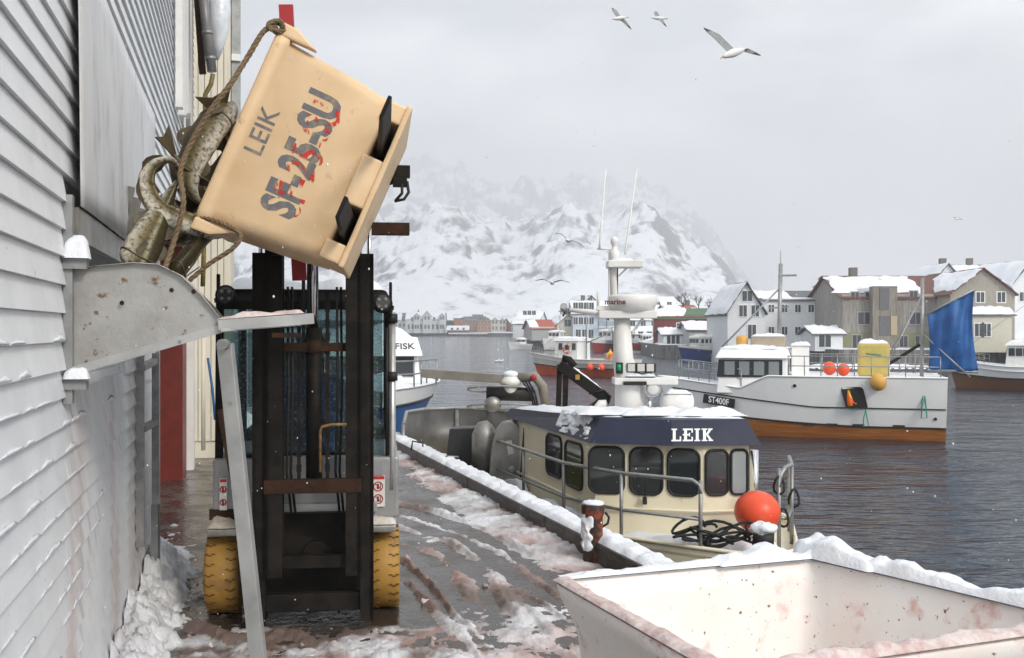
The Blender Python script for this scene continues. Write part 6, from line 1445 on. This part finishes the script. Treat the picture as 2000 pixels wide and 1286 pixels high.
tree('tall bare tree beside the chimney of the red-roofed house', 1335, 612, 165, 5.2, 1); tree('round bare tree above the green roof', 1364, 612, 160, 4.2, 2); tree('low bare tree right of the round one', 1385, 612, 162, 3.4, 5)

# ------------------------------------------------------------------ gulls
gw = mat('gull_white', (.70, .70, .69), .6); gg_ = mat('gull_grey', (.20, .20, .21), .6, col2=(.27, .27, .27), nscale=20); gd = mat('gull_dark', (.04, .04, .042), .6); gbk = mat('gull_beak', (.45, .22, .04), .5)
def gull(label, px, py, d, span, wl_dir, wr_dir, heading):
    c = at(px, py, d); g = thing('seagull', label, 'bird', c, group='seagulls in flight')
    hd_ = V(*heading).normalized(); Lb = span * .36
    MB().tube([c - hd_ * Lb * .5, c - hd_ * Lb * .3, c, c + hd_ * Lb * .28, c + hd_ * Lb * .42, c + hd_ * Lb * .5], [Lb * .05, Lb * .10, Lb * .14, Lb * .10, Lb * .075, Lb * .02], 10).build('body', gw, g)
    MB().tube([c + hd_ * Lb * .48, c + hd_ * Lb * .6 + V(0, 0, -Lb * .05)], [Lb * .028, Lb * .008], 6).build('beak', gbk, g)
    side = hd_.cross(V(0, 0, 1)).normalized()
    MB().prism([c - hd_ * Lb * .42 + side * Lb * .05, c - hd_ * Lb * .72 + side * Lb * .13, c - hd_ * Lb * .72 - side * Lb * .13, c - hd_ * Lb * .42 - side * Lb * .05], V(0, 0, Lb * .02)).build('tail', gw, g)
    for wd_ in (wl_dir, wr_dir):
        w_ = V(*wd_).normalized(); L_ = V(*wd_).length * span / 2
        e = c + w_ * L_ * .5 + V(0, 0, .06 * span); tip = c + w_ * L_ - hd_ * span * .08
        def strip(a_, b_, ca, cb, m, nm):
            MB().add([a_ + hd_ * ca / 2, b_ + hd_ * cb / 2, b_ - hd_ * cb / 2, a_ - hd_ * ca / 2] + [q_ + V(0, 0, span * .008) for q_ in (a_ + hd_ * ca / 2, b_ + hd_ * cb / 2, b_ - hd_ * cb / 2, a_ - hd_ * ca / 2)], [(3, 2, 1, 0), (4, 5, 6, 7), (0, 1, 5, 4), (1, 2, 6, 5), (2, 3, 7, 6), (3, 0, 4, 7)]).build(nm, m, g)
        strip(c, e, Lb * .34, Lb * .32, gg_, 'inner_wing'); k_ = e.lerp(tip, .55); strip(e, k_, Lb * .32, Lb * .2, gg_, 'outer_wing'); strip(k_, tip, Lb * .2, Lb * .03, gd, 'wing_tip')
gull('large gull gliding at the upper right, wings spread', 1432, 104, 15, 1.3, (-.75, .1, .55), (.62, .45, .02), (-.75, -.5, -.35))
gull('leftmost of the two small gulls at the top', 1210, 36, 26, 1.1, (-.45, .3, .55), (.45, .3, -.45), (-.8, -.4, -.2))
gull('right one of the two small gulls at the top', 1286, 36, 30, 1.1, (-.2, .6, .55), (.2, -.5, -.6), (-.95, -.2, .0))
gull('gull gliding before the mountain left of the aerials', 1110, 470, 30, 1.3, (-.6, .2, .35), (.7, .2, -.3), (-.3, -.9, 0))
gull('dark gull low before the mountain left of the mast', 1078, 553, 36, 1.3, (-.95, .1, .15), (.95, .1, .05), (-.2, -.9, .1))
gull('tiny far gull at the right above the roofs', 1869, 428, 60, 1.0, (-.5, .2, .2), (.6, .2, -.1), (-.9, -.3, 0))
for k, x_ in enumerate((970, 978)):
    c = at(x_, 707, 109); c.z = WATER + .05; g = thing('seagull', ('left' if k == 0 else 'right') + ' one of two gulls swimming on the open water', 'bird', c, group='gulls on the water')
    MB().tube([c + V(-.25, 0, .05), c + V(0, 0, .04), c + V(.2, 0, .08), c + V(.28, 0, .2)], [.03, .11, .10, .05], 8).build('body', gw, g); MB().ball(c + V(.29, 0, .23), .06, 8, 6).build('head', gw, g)

# ------------------------------------------------------------------ falling snow
fs = MB(); rnd = random.Random(11)
for k in range(1500):
    d = 2.2 + 14 * rnd.random() ** .8; c = at(rnd.uniform(-50, 2050), rnd.uniform(-30, 1250), d)
    if c.z < .05 or (c.x < -1.1 - .25 * d * .5 and d > 3): continue
    r = rnd.uniform(.0012, .0034); o_ = [V(r, 0, 0), V(-r, 0, 0), V(0, r, 0), V(0, -r, 0), V(0, 0, r * 1.3), V(0, 0, -r * 1.3)]
    fs.add([c + q_ for q_ in o_], [(0, 2, 4), (2, 1, 4), (1, 3, 4), (3, 0, 4), (2, 0, 5), (1, 2, 5), (3, 1, 5), (0, 3, 5)])
fs.build('falling_snow', snow, kind='stuff')
